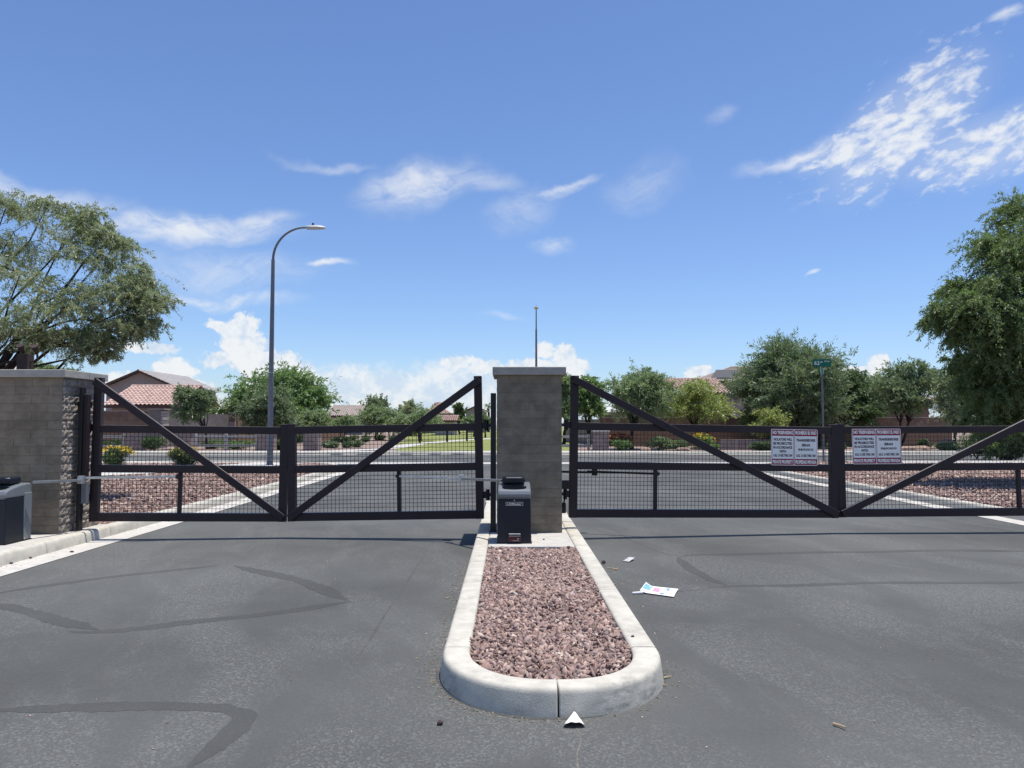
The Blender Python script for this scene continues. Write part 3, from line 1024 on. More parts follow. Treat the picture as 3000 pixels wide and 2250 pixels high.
def keep_off(pts, line, w):
    q = np.full(len(pts), 1e9)
    for i in range(len(line) - 1):
        a, b = np.array(line[i]), np.array(line[i + 1])
        t = np.clip(((pts[:, :2] - a) @ (b - a)) / ((b - a) @ (b - a)), 0, 1)
        q = np.minimum(q, np.linalg.norm(pts[:, :2] - (a + t[:, None] * (b - a)), axis=1))
    return pts[q > w]


lp = [(KL - .19, 11.4), (KL - .19, 26)] + arc(KL - RC, 26, RC - .2, 0, 90, 8)[1:] + [(-16, 30.9), (-16.5, 24), (-9.5, 14), (-6.4, 11.4)]
pts = keep_off(scatter(lp, 26000, .12, 3), walk, 1.0)
pts = pts[(pts[:, 1] < 29.5)]
o = stones('gravel', pts, .037, .012, MT['gravel'], 5, OCT, OCTF)
tag(o, 'mauve crushed rock of the bed left of the drive', None, None, 'stuff')
rp = [(KR + .19, 13), (20, 13), (22, 29.5), (KR + 2.5, 29.5), (KR + .6, 27.6), (KR + .19, 25.8)]
o = stones('gravel', scatter(rp, 34000, .12, 4), .039, .012, MT['gravel'], 6, OCT, OCTF, bright=1.08)
tag(o, 'mauve crushed rock of the bed right of the drive', None, None, 'stuff')

# ------------------------------------------------------------------ median island
XI0, XI1, YN, YB = -0.445, 0.992, 5.10, 14.6
CXI, AI, BI = (XI0 + XI1) / 2, (XI1 - XI0) / 2, 0.815


def nose(a0, a1, n=40):
    return [(CXI + AI * math.copysign(abs(math.cos(R(a0 + (a1 - a0) * i / n))) ** .9, math.cos(R(a0 + (a1 - a0) * i / n))),
             YN - BI * abs(math.sin(R(a0 + (a1 - a0) * i / n))) ** .94) for i in range(n + 1)]


isl = [(XI0, YB), (XI0, YN)] + nose(180, 0)[1:-1] + [(XI1, YN), (XI1, YB)]
isl_s = resample(isl, .06)
tot = path_len(isl_s)[-1]
ks = YB - YN
nose_len = tot - 2 * ks
IPROF = [(0.0, -0.05), (0.005, 0.01), (0.020, 0.118), (0.024, 0.134), (0.033, 0.146), (0.048, 0.152), (0.172, 0.152), (0.188, 0.146), (0.195, 0.135), (0.197, -0.05)]
mk = kerb_line('median_kerb', isl, 1, [ks - 6.1, ks - 4.6, ks - 2.2, ks, ks + nose_len / 2, ks + nose_len, ks + nose_len + 1.75, ks + nose_len + 3.4,
                                       ks + nose_len + 5.0, ks + nose_len + 6.8], MT['kerb'], prof=IPROF, gap=.011, step=.06)
inner = [(XI0 + .19, 9.3), (XI0 + .19, YN)] + [(CXI + (p[0] - CXI) * (AI - .2) / AI, YN - (YN - p[1]) * (BI - .2) / BI) for p in nose(180, 0)[1:-1]] + \
    [(XI1 - .19, YN), (XI1 - .19, 9.3)]
sheet('median_bed', inner, 0.088, MT['dirt'])['kind'] = 'structure'
SLAB_Y = 9.27
mb = MB(); mb.box(XI0 + .2, XI1 - .2, SLAB_Y, YB - .02, -.02, .147)
sl = mb.build('median_slab', MT['concrete'], bevel=.008); sl['kind'] = 'structure'
mb = MB(); mb.box(XI0, XI1, YB + .003, YB + .2, -.02, .15)
sl2 = mb.build('median_kerb_end', MT['kerb'], bevel=.02); sl2['kind'] = 'structure'
inn2 = [(CXI + (p[0] - CXI) * .975, YN + (p[1] - YN) * .985) for p in inner]
p1 = scatter(inn2, 12000, .112, 11)
p2 = scatter(inn2, 7500, .125, 12)
p2[:, 2] += 0.012 * np.sin(p2[:, 0] * 5) * np.cos(p2[:, 1] * 3)
o = stones('gravel', np.concatenate([p1, p2]), .0170, .009, MT['gravel'], 13, ICO, ICOF, flat=.75)
tag(o, 'mauve crushed rock filling the median island', None, None, 'stuff')

# ------------------------------------------------------------------ block pillars
def block_mesh(w, d, h, rough, seed, faces='front'):
    """a concrete block; rough pushes the faces in and out"""
    r = random.Random(seed)
    mb = MB()
    nx, nz = (8, 4) if rough else (3, 2)

    def face(o, ux, uz, nrm, wx, hz):
        base = len(mb.v)
        for j in range(nz + 1):
            for i in range(nx + 1):
                e = 0 if (i in (0, nx) or j in (0, nz)) else 1
                k = (r.uniform(-.4, 1.0) * rough) if e else -.25 * rough * r.random()
                p = Vector(o) + Vector(ux) * (wx * i / nx) + Vector(uz) * (hz * j / nz) + Vector(nrm) * k
                mb.v.append(tuple(p))
        for j in range(nz):
            for i in range(nx):
                a = base + j * (nx + 1) + i
                mb.f.append((a, a + 1, a + nx + 2, a + nx + 1))
    face((0, 0, 0), (1, 0, 0), (0, 0, 1), (0, -1, 0), w, h)
    mb.add([(0, 0, 0), (w, 0, 0), (w, d, 0), (0, d, 0), (0, 0, h), (w, 0, h), (w, d, h), (0, d, h)],
           [(0, 3, 2, 1), (4, 5, 6, 7), (1, 2, 6, 5), (2, 3, 7, 6), (3, 0, 4, 7)])
    return mb.mesh('concrete_block')


_bm = {}


def blk(w, d, h, rough, var, m):
    key = (round(w, 3), round(d, 3), round(h, 3), rough, var, m)
    if key not in _bm:
        _bm[key] = block_mesh(w, d, h, rough, hash(key[:3]) % 997 + var * 31)
        _bm[key].materials.append(MT[m])
    return _bm[key]


def pillar(label, x0, x1, y0, y1, z0, z1, course, side_rough, front_rough, cap_over, cap_h, cap_cuts):
    root = empty('block_pillar', ((x0 + x1) / 2, (y0 + y1) / 2, z0))
    tag(root, label, 'pillar', 'block pillars carrying the gates')
    C = root.location
    ins = .003
    mb = MB(); mb.box(x0 + ins, x1 - ins, y0 + ins, y1 - ins, z0, z1)
    mb.build('mortar_core', MT['mortar'], root)
    r = random.Random(int(x0 * 100))
    n = int(round((z1 - z0) / course))
    ch = (z1 - z0) / n
    W, D, th, j = x1 - x0, y1 - y0, .16, .0035
    for k in range(n):
        zz = z0 + k * ch + j / 2
        h = ch - j
        # front course
        L = .44
        xs = [0.0]
        q = L if k % 2 == 0 else L / 2
        while q < W - .08:
            xs.append(q); q += L
        xs.append(W)
        for a, b in zip(xs[:-1], xs[1:]):
            o = place('concrete_block', blk(b - a - j, th, h, front_rough, r.randrange(5), 'block'), None, root)
            o.location = Vector((x0 + a + j / 2, y0 - r.uniform(0, .0015), zz)) - C
        # side courses, split faced
        ys = [0.0]
        q = (L if k % 2 else L / 2)
        while q < D - th - .08:
            ys.append(q); q += L
        ys.append(D - th)
        for a, b in zip(ys[:-1], ys[1:]):
            m_ = 'splitblock' if side_rough > .008 else 'block'
            me = blk(b - a - j, th, h, side_rough, r.randrange(6), m_)
            o = place('concrete_block', me, None, root)
            o.location = Vector((x1, y0 + th + a + j / 2, zz)) - C
            o.rotation_euler = (0, 0, math.pi / 2)
            o = place('concrete_block', me, None, root)
            o.location = Vector((x0, y0 + th + b - j / 2, zz)) - C
            o.rotation_euler = (0, 0, -math.pi / 2)
        # split face on the end of the corner block
        if side_rough > .008:
            o = place('concrete_block', blk(th - j, .03, h, side_rough, r.randrange(6), 'splitblock'), None, root)
            o.location = Vector((x1 + .004, y0 + j / 2 + .004, zz)) - C
            o.rotation_euler = (0, 0, math.pi / 2)
    xs = [x0 - cap_over] + [c for c in cap_cuts[0]] + [x1 + cap_over]
    ysc = [y0 - cap_over] + [c for c in cap_cuts[1]] + [y1 + cap_over]
    for a, b in zip(xs[:-1], xs[1:]):
        for c, d in zip(ysc[:-1], ysc[1:]):
            mb = MB(); mb.box(a + .003, b - .003, c + .003, d - .003, z1 + .002, z1 + cap_h)
            mb.build('cap_slab', MT['cap'], root, bevel=.008)
    return root


YP = G(1560, 1561, .147).y
xa, xb = at(1455, 1500, YP).x, at(1647, 1500, YP).x
cap_bot = at(1550, 1099, YP).z
pillar('grey block pillar on the median between the two pairs of gates', xa, xb, YP, YP + 1.0, .147, cap_bot, .118, .005, .004, .06, .11, ((), ()))
PL = G(173, 1565, .15)
pillar('wide grey block pillar with a split faced side, under the mesquite branch', PL.x - 2.4, PL.x - .012, PL.y, PL.y + 1.0, .15, at(180, 1106, PL.y).z, .118, .022, .004,
       .06, .105, ((PL.x - 1.0,), (PL.y + .55,)))
# concrete pad below the left pillar and operator
mb = MB(); mb.box(-9.0, KL - .19, 7.2, PL.y + 1.05, -.02, .148)
lp_ = mb.build('left_pad', MT['concrete'], bevel=.008); lp_['kind'] = 'structure'

# ------------------------------------------------------------------ gates
def gate_leaf(label, p0, p1, tilt_ref, post_at, right, sign_px=None):
    """p0: outer bottom corner at the hinge, p1: outer bottom corner at the free end"""
    p0, p1 = Vector(p0), Vector(p1)
    W = (p1 - p0).length
    xax = (p1 - p0).normalized()
    yax = Vector((0, 1, 0))
    yax = (yax - xax * yax.dot(xax)).normalized()
    zax = xax.cross(yax)
    flip = zax.z < 0
    if flip: zax = -zax
    root = empty('gate_leaf')
    tag(root, label, 'gate', 'leaves of the two swing gates')
    M4 = Matrix((xax, yax, zax)).transposed().to_4x4()      # mirrored leaves: x runs from hinge to free end
    if flip:
        # keep a right-handed frame: x from free end to hinge instead
        xax = -xax
        M4 = Matrix((xax, yax, zax)).transposed().to_4x4()
        M4.translation = p1
    else:
        M4.translation = p0
    root.matrix_basis = M4
    H = lambda x: (W - x) if flip else x                    # distance from the hinge -> local x
    T = .05                                                  # half depth of a stile

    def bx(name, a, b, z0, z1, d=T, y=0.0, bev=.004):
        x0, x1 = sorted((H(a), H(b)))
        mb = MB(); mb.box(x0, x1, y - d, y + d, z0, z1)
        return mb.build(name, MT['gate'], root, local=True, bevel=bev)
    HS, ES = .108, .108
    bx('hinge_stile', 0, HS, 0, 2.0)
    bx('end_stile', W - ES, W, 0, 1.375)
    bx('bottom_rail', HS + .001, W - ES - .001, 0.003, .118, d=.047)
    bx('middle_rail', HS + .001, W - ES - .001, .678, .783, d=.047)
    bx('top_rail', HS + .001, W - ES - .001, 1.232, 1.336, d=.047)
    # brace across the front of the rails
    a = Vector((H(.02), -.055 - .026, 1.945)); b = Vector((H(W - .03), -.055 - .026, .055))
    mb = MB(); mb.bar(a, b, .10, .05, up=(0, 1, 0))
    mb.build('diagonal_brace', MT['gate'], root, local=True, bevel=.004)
    bx('operator_post', post_at - .026, post_at + .026, .119, .677, d=.026)
    # woven wire panels
    for z0, z1 in ((.118, .678), (.783, 1.232)):
        mb = MB()
        r_ = .0032
        n = int((W - HS - ES) / .0545)
        for i in range(1, n):
            x = H(HS + (W - HS - ES) * i / n)
            mb.tube([(x, .020, z0 + .001), (x, .020, z1 - .001)], r_, 4, caps=False)
        m_ = int((z1 - z0) / .0545)
        for i in range(1, m_):
            z = z0 + (z1 - z0) * i / m_
            mb.tube([(H(HS), .026, z), (H(W - ES), .026, z)], r_, 4, caps=False)
        o = mb.build('wire_mesh', MT['wire'], root, local=True)
        o['kind'] = 'stuff'
    # hinges on the outer side of the hinge stile
    for z in (.33, 1.30):
        s = -1 if not flip else 1
        x = H(0)
        mb = MB()
        mb.box(min(x, x + s * .05), max(x, x + s * .05), -.03, .03, z - .045, z + .045)
        mb.tube([(x + s * .06, 0, z - .075), (x + s * .06, 0, z + .075)], .028, 10)
        mb.box(min(x + s * .05, x + s * .13), max(x + s * .05, x + s * .13), -.022, .022, z - .022, z + .022)
        mb.build('hinge', MT['black'], root, local=True, bevel=.004)
    root['w'] = W
    return root, M4, flip, W


YL0, YL1, YL2 = 10.80, 10.99, 10.86
YR0, YR1, YR2 = 10.90, 11.42, 11.52
L1 = gate_leaf('dark bronze gate leaf hinged beside the wide pillar with the split faced side', at(264, 1527, YL0), at(839, 1528, YL1), None, 1.20, False)
L2 = gate_leaf('dark bronze gate leaf hinged left of the median pillar, behind the operator', at(1418, 1519, YL2), at(846, 1527, YL1), None, 1.195, True)
R1 = gate_leaf('dark bronze gate leaf hinged right of the median pillar, notice near its free end', at(1667, 1516, YR0), at(2452, 1517, YR1), None, 1.25, False)
R2 = gate_leaf('dark bronze gate leaf running out of the picture at right, notice near its free end', at(3236, 1509, YR2), at(2455, 1515, YR1), None, 1.29, True)


def gate_post(label, px0, px1, pt, pbot, Y, dep, group='hinge posts of the gates'):
    a, b = at(px0, pbot, Y), at(px1, pt, Y)
    root = empty('hinge_post', ((a.x + b.x) / 2, Y, a.z))
    tag(root, label, 'gate post', group)
    mb = MB(); mb.box(a.x, b.x, Y - dep / 2, Y + dep / 2, a.z, b.z)
    mb.build('post_tube', MT['black'], root, bevel=.004)
    return root, a, b


pc, a, b = gate_post('black square hinge post standing against the left side of the median pillar', 1437, 1453.5, 1152, 1568, 10.55, .10)
mb = MB(); mb.box(a.x - .012, b.x + .012, 10.49, 10.61, .148, .165); mb.build('base_plate', MT['black'], pc)
ph, a, b = gate_post('black square hinge post standing before the split faced side of the wide pillar', 226, 248, 1136, 1555, 10.62, .10)
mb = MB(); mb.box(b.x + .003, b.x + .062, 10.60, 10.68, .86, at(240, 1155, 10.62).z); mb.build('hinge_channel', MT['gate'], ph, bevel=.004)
mb = MB(); mb.box(b.x - .20, b.x + .06, 10.66, 10.72, 1.83, 1.92); mb.build('wall_bracket', MT['black'], ph, bevel=.004)
mb = MB(); mb.box(b.x + .0, b.x + .075, 10.60, 10.68, .52, .82); mb.build('limit_box', MT['galvpole'], ph, bevel=.006)
# bracket and cable on the right side of the median pillar
bk = empty('gate_bracket', (xb + .05, YR0 - .1, 1.0)); tag(bk, 'black steel bracket with a hanging cable right of the median pillar', 'bracket')
q0, q1 = at(1649, 1432, YR0 - .06), at(1672, 1407, YR0 - .06)
mb = MB(); mb.box(xb - .002, q1.x - .03, YR0 - .12, YR0 - .02, q0.z, q1.z); mb.build('steel_plate', MT['black'], bk, bevel=.004)
cb = [at(1659, 1432, YR0 - .1), at(1658, 1450, YR0 - .1), at(1653, 1468, YR0 - .1), at(1650, 1485, YR0 - .1)]
mb = MB(); mb.tube(cb, .012, 6); mb.build('cable', MT['black'], bk, smooth=True)
q0, q1 = at(1649, 1503, YR0 - .06), at(1667, 1473, YR0 - .06)
mb = MB(); mb.box(xb - .002, q1.x - .045, YR0 - .1, YR0, q0.z, q1.z); mb.build('hinge_block', MT['black'], bk, bevel=.01)

# ------------------------------------------------------------------ notices on the right gate
def notice(label, px0, px1, py0, py1, leafinfo):
    root_leaf, M4, flip, W = leafinfo
    # plane just before the front of the rails
    pl = M4.inverted()

    def on_leaf(px, py):
        o, d = Vector((0, 0, CAMZ)), ray(px, py)
        oo, dd = pl @ o, pl.to_3x3() @ d
        t = (-.0565 - oo.y) / dd.y
        return oo + dd * t
    a, b = on_leaf(px0, py1), on_leaf(px1, py0)
    w, h = b.x - a.x, b.z - a.z
    root = empty('notice_sign')
    tag(root, label, 'sign', 'bilingual notices on the right gate')
    MM = M4.copy()
    MM.translation = M4 @ Vector((a.x, -.0565, a.z))
    root.matrix_basis = MM

    def rounded(x0, x1, z0, z1, r, y0, y1, name, m):
        poly = []
        for cx, cz, s in ((x1 - r, z1 - r, 0), (x0 + r, z1 - r, 90), (x0 + r, z0 + r, 180), (x1 - r, z0 + r, 270)):
            for k in range(5):
                t = R(s + k * 22.5)
                poly.append((cx + r * math.cos(t), cz + r * math.sin(t)))
        mb = MB(); mb.prism(poly, 1, y0, y1)
        return mb.build(name, MT[m], root, local=True)
    rounded(0, w, 0, h, .022, -.003, 0, 'sign_plate', 'white')
    e = .009
    mid = w * .49
    for x0, x1 in ((e, mid - e * .6), (mid + e * .6, w - e)):
        rounded(x0, x1, e, h - e, .014, -.0040, -.0032, 'frame_print', 'maroon')
        t = .006
        bar = h * .165
        mb = MB(); mb.box(x0 + t, x1 - t, -.0048, -.0042, e + bar, h - e - bar * 1.03)
        mb.build('text_panel', MT['white'], root, local=True)
    L = [('NO TRESPASSING', .905, .100, .93, 'white'), ('VIOLATORS WILL', .715, .074, .86, 'ink'), ('BE PROSECUTED', .605, .074, .86, 'ink'),
         ('IN ACCORDANCE', .495, .074, .86, 'ink'), ('WITH', .385, .074, .30, 'ink'), ('A.R.S. 13-1502 THRU 1504', .275, .074, .86, 'ink'), ('PRIVATE PROPERTY', .098, .100, .93, 'white')]
    Rr = [('PROHIBIDO EL PASO', .905, .100, .93, 'white'), ('TRANSGRESORES', .70, .074, .84, 'ink'), ('SERAN', .565, .074, .36, 'ink'),
          ('ENJUICIADOS', .435, .074, .66, 'ink'), ('A.R.S. 13-1502 THRU 1504', .275, .074, .86, 'ink'), ('PROPIEDAD PRIVADA', .098, .100, .93, 'white')]
    for half, x0, x1 in ((L, e, mid - e * .6), (Rr, mid + e * .6, w - e)):
        for (s, zc, hh, ww, m) in half:
            mb = MB()
            add_text(mb, s, (x0 + x1) / 2, h * zc, (x1 - x0) * ww, h * hh, -.0054, .05)
            mb.build('lettering', MT[m], root, local=True)
    return root


notice('white and maroon no trespassing notice on the gate leaf beside the median pillar', 2259, 2395, 1259, 1363, R1)
notice('white and maroon no trespassing notice on the gate leaf at the edge of the picture', 2498, 2638, 1256, 1360, R2)

# ------------------------------------------------------------------ gate operators
def make_operator(label):
    """local frame: front face at y=0 towards -y, x centred, z from the pad"""
    root = empty('gate_operator')
    tag(root, label, 'gate operator', 'swing gate operators')
    w, d = .208, .52
    # body: slightly tapered, front bottom to hood line
    n = 9
    mb = MB()
    mb.hexa([(-w, 0, 0), (w, 0, 0), (w, d, 0), (-w, d, 0), (-w * .965, .012, .555), (w * .965, .012, .555), (w * .965, d - .01, .555), (-w * .965, d - .01, .555)])
    mb.build('housing', MT['plastic'], root, local=True, bevel=.018, segs=3)
    # grey hood: side profile swept across the width
    prof = [(-.004, .556), (-.004, .60), (.014, .635), (.05, .655), (.11, .672), (.20, .69), (.30, .706), (.42, .716), (d - .03, .716), (d, .69), (d, .556)]
    mb = MB(); mb.prism(prof, 0, -w * .975, w * .975)
    mb.build('hood', MT['plastic_grey'], root, local=True, bevel=.02, segs=3)
    # dark smile-shaped recess on the sloping hood
    pts = []
    for i in range(13):
        t = -1 + i / 6
        pts.append((t * .150, .145 - .045 * (1 - t * t) ** .5, .0))
    topl = [(x, .225 + .008 * math.cos(x * 20), 0) for x in (.150, .09, 0, -.09, -.150)]

    def hz(y):
        for (a, za), (b, zb) in zip(prof[:-1], prof[1:]):
            if a <= y <= b and b > a: return za + (zb - za) * (y - a) / (b - a)
        return .716
    ring = pts + topl
    vs = [(p[0], p[1] - .055, hz(p[1] - .055) + .004) for p in ring] + [(p[0], p[1] - .055, hz(p[1] - .055) - .02) for p in ring]
    m_ = len(ring)
    mb = MB(); mb.add(vs, [tuple(range(m_))] + [(i, (i + 1) % m_, (i + 1) % m_ + m_, i + m_) for i in range(m_)])
    mb.build('hood_recess', MT['lens_dark'], root, local=True)
    # arm cover on top
    poly = [(-.15, .20), (-.10, .165), (.09, .165), (.135, .19), (.135, .40), (.10, .44), (-.11, .44), (-.15, .40)]
    mb = MB(); mb.prism(poly, 2, .717, .800)
    mb.build('arm_cover', MT['plastic'], root, local=True, bevel=.025, segs=3)
    mb = MB(); mb.box(-w * .955, w * .955, -.004, .0, .548, .555); mb.build('hood_seam', MT['plastic_grey'], root, local=True)
    # vents down both sides
    for s in (-1, 1):
        mb = MB()
        for i in range(15):
            z = .10 + i * .028
            x = s * (w * (1 - .035 * z / .555) + .001)
            mb.box(min(x, x + s * .004), max(x, x + s * .004), d - .125, d - .045, z, z + .013)
        mb.build('vent_slots', MT['lens_dark'], root, local=True)
        mb = MB(); x = s * (w + .001)
        mb.box(min(x - s * .02, x + s * .004), max(x - s * .02, x + s * .004), d - .16, d - .006, .012, .60)
        mb.build('side_panel', MT['plastic_grey'], root, local=True, bevel=.012)
    # keyhole and plate
    mb = MB(); mb.tube([(0, .012, .525), (0, .004, .525)], .008, 10); mb.build('keyhole', MT['galv'], root, local=True)
    px, pz, pw, ph_ = -.0, .483, .105, .021
    pl = empty('maker_plate'); pl.parent = root
    yy = .0035
    mb = MB()
    for (x0, x1, z0, z1) in ((-pw, pw, ph_ - .003, ph_), (-pw, pw, -ph_, -ph_ + .003), (-pw, -pw + .003, -ph_ + .003, ph_ - .003), (pw - .003, pw, -ph_ + .003, ph_ - .003)):
        mb.box(px + x0, px + x1, yy, yy + .003, pz + z0, pz + z1)
    mb.build('plate_border', MT['white'], pl, local=True)
    mb = MB(); add_text(mb, 'LiftMaster', px, pz, .17, .024, yy + .001, .01); mb.build('lettering', MT['white'], pl, local=True)
    # red reflective sensor box low on the front
    mb = MB(); mb.box(-.075, .082, -.03, .002, .025, .115); mb.build('sensor_box', MT['maroon_dark'], root, local=True, bevel=.014, segs=3)
    mb = MB(); mb.box(-.068, .075, -.034, .0, .116, .126); mb.build('sensor_hood', MT['lampwhite'], root, local=True, bevel=.003)
    mb = MB(); mb.box(-.066, .072, -.0325, -.0306, .095, .1)
    mb.box(.035, .055, -.0325, -.0306, .06, .07); mb.box(-.02, .06, -.0325, -.0306, .04, .044)
    mb.build('sensor_mark', MT['lampwhite'], root, local=True)
    mb = MB(); mb.box(-w - .008, w + .008, .0, d + .008, -.001, .012); mb.build('base_flange', MT['black'], root, local=True, bevel=.003)
    for s in (-1, 1):
        mb = MB(); mb.tube([(s * (w + .003), d - .15, .03), (s * (w + .012), d - .15, .03)], .012, 8)
        mb.build('screw', MT['galv'], root, local=True)
    return root


def arm(root, pts_w, bracket_w, material='galv', r=.017):
    """two links from the operator to the gate, points in world space"""
    off = wloc(root)
    P = [Vector(p) - off for p in pts_w]
    mb = MB(); mb.bar(P[0], P[1], .04, .032); mb.build('arm_link', MT[material], root, local=True, bevel=.003)
    mb = MB(); mb.bar(P[2], P[3], .03, .03); mb.build('arm_link', MT[material], root, local=True, bevel=.003)
    mb = MB()
    q = P[1]
    mb.box(q.x - .04, q.x + .04, q.y - .03, q.y + .03, q.z - .045, q.z + .06)
    mb.build('arm_joint', MT[material], root, local=True, bevel=.006)
    mb = MB()
    q = P[3]
    mb.box(q.x - .035, q.x + .035, q.y - .02, q.y + .04, q.z - .02, q.z + .02)
    mb.tube([q + Vector((0, 0, -.035)), q + Vector((0, 0, .035))], .014, 8)
    mb.build('arm_bracket', MT[material if material != 'galv' else 'black'], root, local=True, bevel=.003)


OPC = G(1507, 1593, .147)
op = make_operator('dark plastic gate operator with a maker plate, standing before the median pillar')
opL = copy_tree(op); opR = copy_tree(op)
op.location = OPC
arm(op, [at(1470, 1408, 9.75), at(1352, 1403, 10.55), at(1352, 1402, 10.60), at(1166, 1395, 10.80)], None)
PLo = G(14, 1598, .148)
opL.location = (PLo.x - .215, PLo.y, .148)
opL['label'] = 'dark plastic gate operator cut by the picture edge, before the wide pillar'
arm(opL, [at(96, 1413, 9.75), at(238, 1407, 10.45), at(245, 1400, 10.50), at(520, 1396, 10.78)], None)
opR.location = (.30, 11.55, .147)
opR['label'] = 'gate operator hidden behind the median pillar, its dark arm under the middle rail'
arm(opR, [at(1600, 1381, 11.75), at(1742, 1384, 11.5), at(1720, 1381, 11.45), at(1925, 1388, 11.08)], None, 'black')

# ------------------------------------------------------------------ street lamps and street sign
def street_lamp(label, base, h, arm_r, arm_len, ang, head=True):
    root = empty('street_lamp', base)
    tag(root, label, 'street lamp', 'street lamps')
    hs = h - arm_r
    mb = MB(); mb.tube([(0, 0, 0), (0, 0, hs * .45), (0, 0, hs)], [.105, .088, .062], 14)
    mb.build('pole', MT['galvpole'], root, local=True, smooth=True, bevel=0)
    mb = MB(); mb.box(-.15, .15, -.15, .15, 0, .03); mb.tube([(0, 0, .02), (0, 0, .14)], [.14, .11], 14)
    mb.build('base_plate', MT['galvpole'], root, local=True)
    mb = MB(); mb.tube([(0, 0, hs * .45 - .012), (0, 0, hs * .45 + .012)], .094, 14); mb.build('band', MT['galv'], root, local=True)
    d = Vector((math.cos(ang), math.sin(ang), 0))
    pts = [Vector((0, 0, hs - .02))]
    for i in range(0, 15):
        t = R(90 * i / 14)
        pts.append(d * (arm_r * .95 * (1 - math.cos(t))) + Vector((0, 0, hs + arm_r * math.sin(t))))
    pts.append(d * (arm_len + .04) + Vector((0, 0, h + .005)))
    mb = MB(); mb.tube(pts, [.048] + [.046 - .010 * i / 15 for i in range(15)] + [.036], 10)
    mb.build('arm', MT['galvpole'], root, local=True, smooth=True)
    # flat oval head
    s = Vector((-d.y, d.x, 0))
    mb = MB()
    o = d * (arm_len - .06) + Vector((0, 0, h))
    secs = [(0, .06, .06, -.055), (.05, .10, .075, -.075), (.25, .15, .09, -.07), (.45, .16, .095, -.06), (.62, .12, .075, -.045), (.70, .05, .04, -.02)]
    for (x, hw, zt, zb) in secs:
        for k in range(10):
            t = 2 * math.pi * k / 10
            c, sn = math.cos(t), math.sin(t)
            mb.v.append(tuple(o + d * x + s * hw * c + Vector((0, 0, zt * sn if sn > 0 else -zb * sn))))
    for i in range(len(secs) - 1):
        for k in range(10):
            k2 = (k + 1) % 10
            mb.f.append((i * 10 + k, i * 10 + k2, i * 10 + 10 + k2, i * 10 + 10 + k))
    mb.f.append(tuple(range(10))); mb.f.append(tuple(range(50, 60)))
    hd = mb.build('lamp_head', MT['lampwhite'], root, local=True, smooth=True)
    mb = MB(); q = o + d * .25; mb.tube([q + Vector((0, 0, .085)), q + Vector((0, 0, .17))], [.045, .036], 10)
    mb.build('photocell', MT['black'], root, local=True)
    return root


LB = G(790, 1366, .1)
hl = at(800, 664, LB.y).z - .1
street_lamp('tall grey street lamp with a curved arm, standing behind the left gate', LB, hl, 1.22, 1.22, R(6))
B2 = at(1571.5, 1300, 52); B2.z = .1
h2 = at(1571.5, 912, 52).z - .1
street_lamp('distant street lamp rising behind the median pillar', B2, h2, 1.22, 1.22, R(-92))

SB = at(2414, 1368, 29.0); SB.z = .11
sg = empty('street_sign', SB); tag(sg, 'green street name sign on a thin grey post behind the right gate', 'street sign')
ztop = at(2414, 1052, 29.0).z
mb = MB(); mb.tube([(SB.x, SB.y, .11), (SB.x, SB.y, ztop - .27)], .032, 10); mb.build('post', MT['galvpole'], sg, smooth=True)
w_, h_ = .755, .285
pl = MB().box(SB.x - .42 + .07, SB.x + .42 - .07, SB.y - .004, SB.y, ztop - h_, ztop).build('name_plate', MT['sign_green'], sg, bevel=.001)
for (s, cx, cz, ww, hh) in (('62', -.185, .48, .21, .52), ('ND', -.015, .60, .085, .22), ('Drive', .20, .72, .19, .22)):
    mb = MB(); add_text(mb, s, SB.x + cx, ztop - h_ + h_ * cz, ww, h_ * hh, SB.y - .0055, .02)
    o = mb.build('lettering', MT['white'], None)
    o.data.transform(Matrix.Translation(-wloc(pl))); o.parent = pl
mb = MB()
c2, s2 = math.cos(R(58)), math.sin(R(58))
z2 = ztop - h_ - .03
mb.hexa([(SB.x - .38 * c2, SB.y - .38 * s2, z2 - .24), (SB.x + .38 * c2, SB.y + .38 * s2, z2 - .24), (SB.x + .38 * c2 - .004, SB.y + .38 * s2 + .003, z2 - .24), (SB.x - .38 * c2 - .004, SB.y - .38 * s2 + .003, z2 - .24),
         (SB.x - .38 * c2, SB.y - .38 * s2, z2), (SB.x + .38 * c2, SB.y + .38 * s2, z2), (SB.x + .38 * c2 - .004, SB.y + .38 * s2 + .003, z2), (SB.x - .38 * c2 - .004, SB.y - .38 * s2 + .003, z2)])
mb.build('name_plate', MT['sign_green'], sg)
mb = MB(); mb.box(SB.x - .03, SB.x + .03, SB.y + .001, SB.y + .05, z2 - .30, ztop - .01); mb.build('clamp', MT['galv'], sg, bevel=.006)

# floodlight post behind the wide pillar
q = at(78, 1080, 12.2)
fp = empty('floodlight_post', (q.x, 12.2, .11)); tag(fp, 'rusty brown post with two floodlights above the wide pillar cap', 'floodlight')
a, b = at(59, 1085, 12.2), at(92, 1038, 12.2)
mb = MB(); mb.box(a.x, b.x, 12.1, 12.28, .11, b.z); mb.build('post', MT['rust'], fp, bevel=.006)
for i, (px, py) in enumerate(((66, 1022), (108, 1024))):
    c = at(px, py, 12.15)
    mb = MB(); mb.tube([c + Vector((0, .02, -.05)), c + Vector((0, -.03, .0)), c + Vector((0, -.07, .05))], [.028, .045, .055], 10)
    mb.tube([Vector((b.x - .02 if i else a.x + .04, 12.18, b.z - (.12 if i else 0))), Vector((c.x, 12.18, b.z - .1 if i else b.z + .02)), c], .018, 6)
    mb.build('floodlight', MT['rust'], fp)

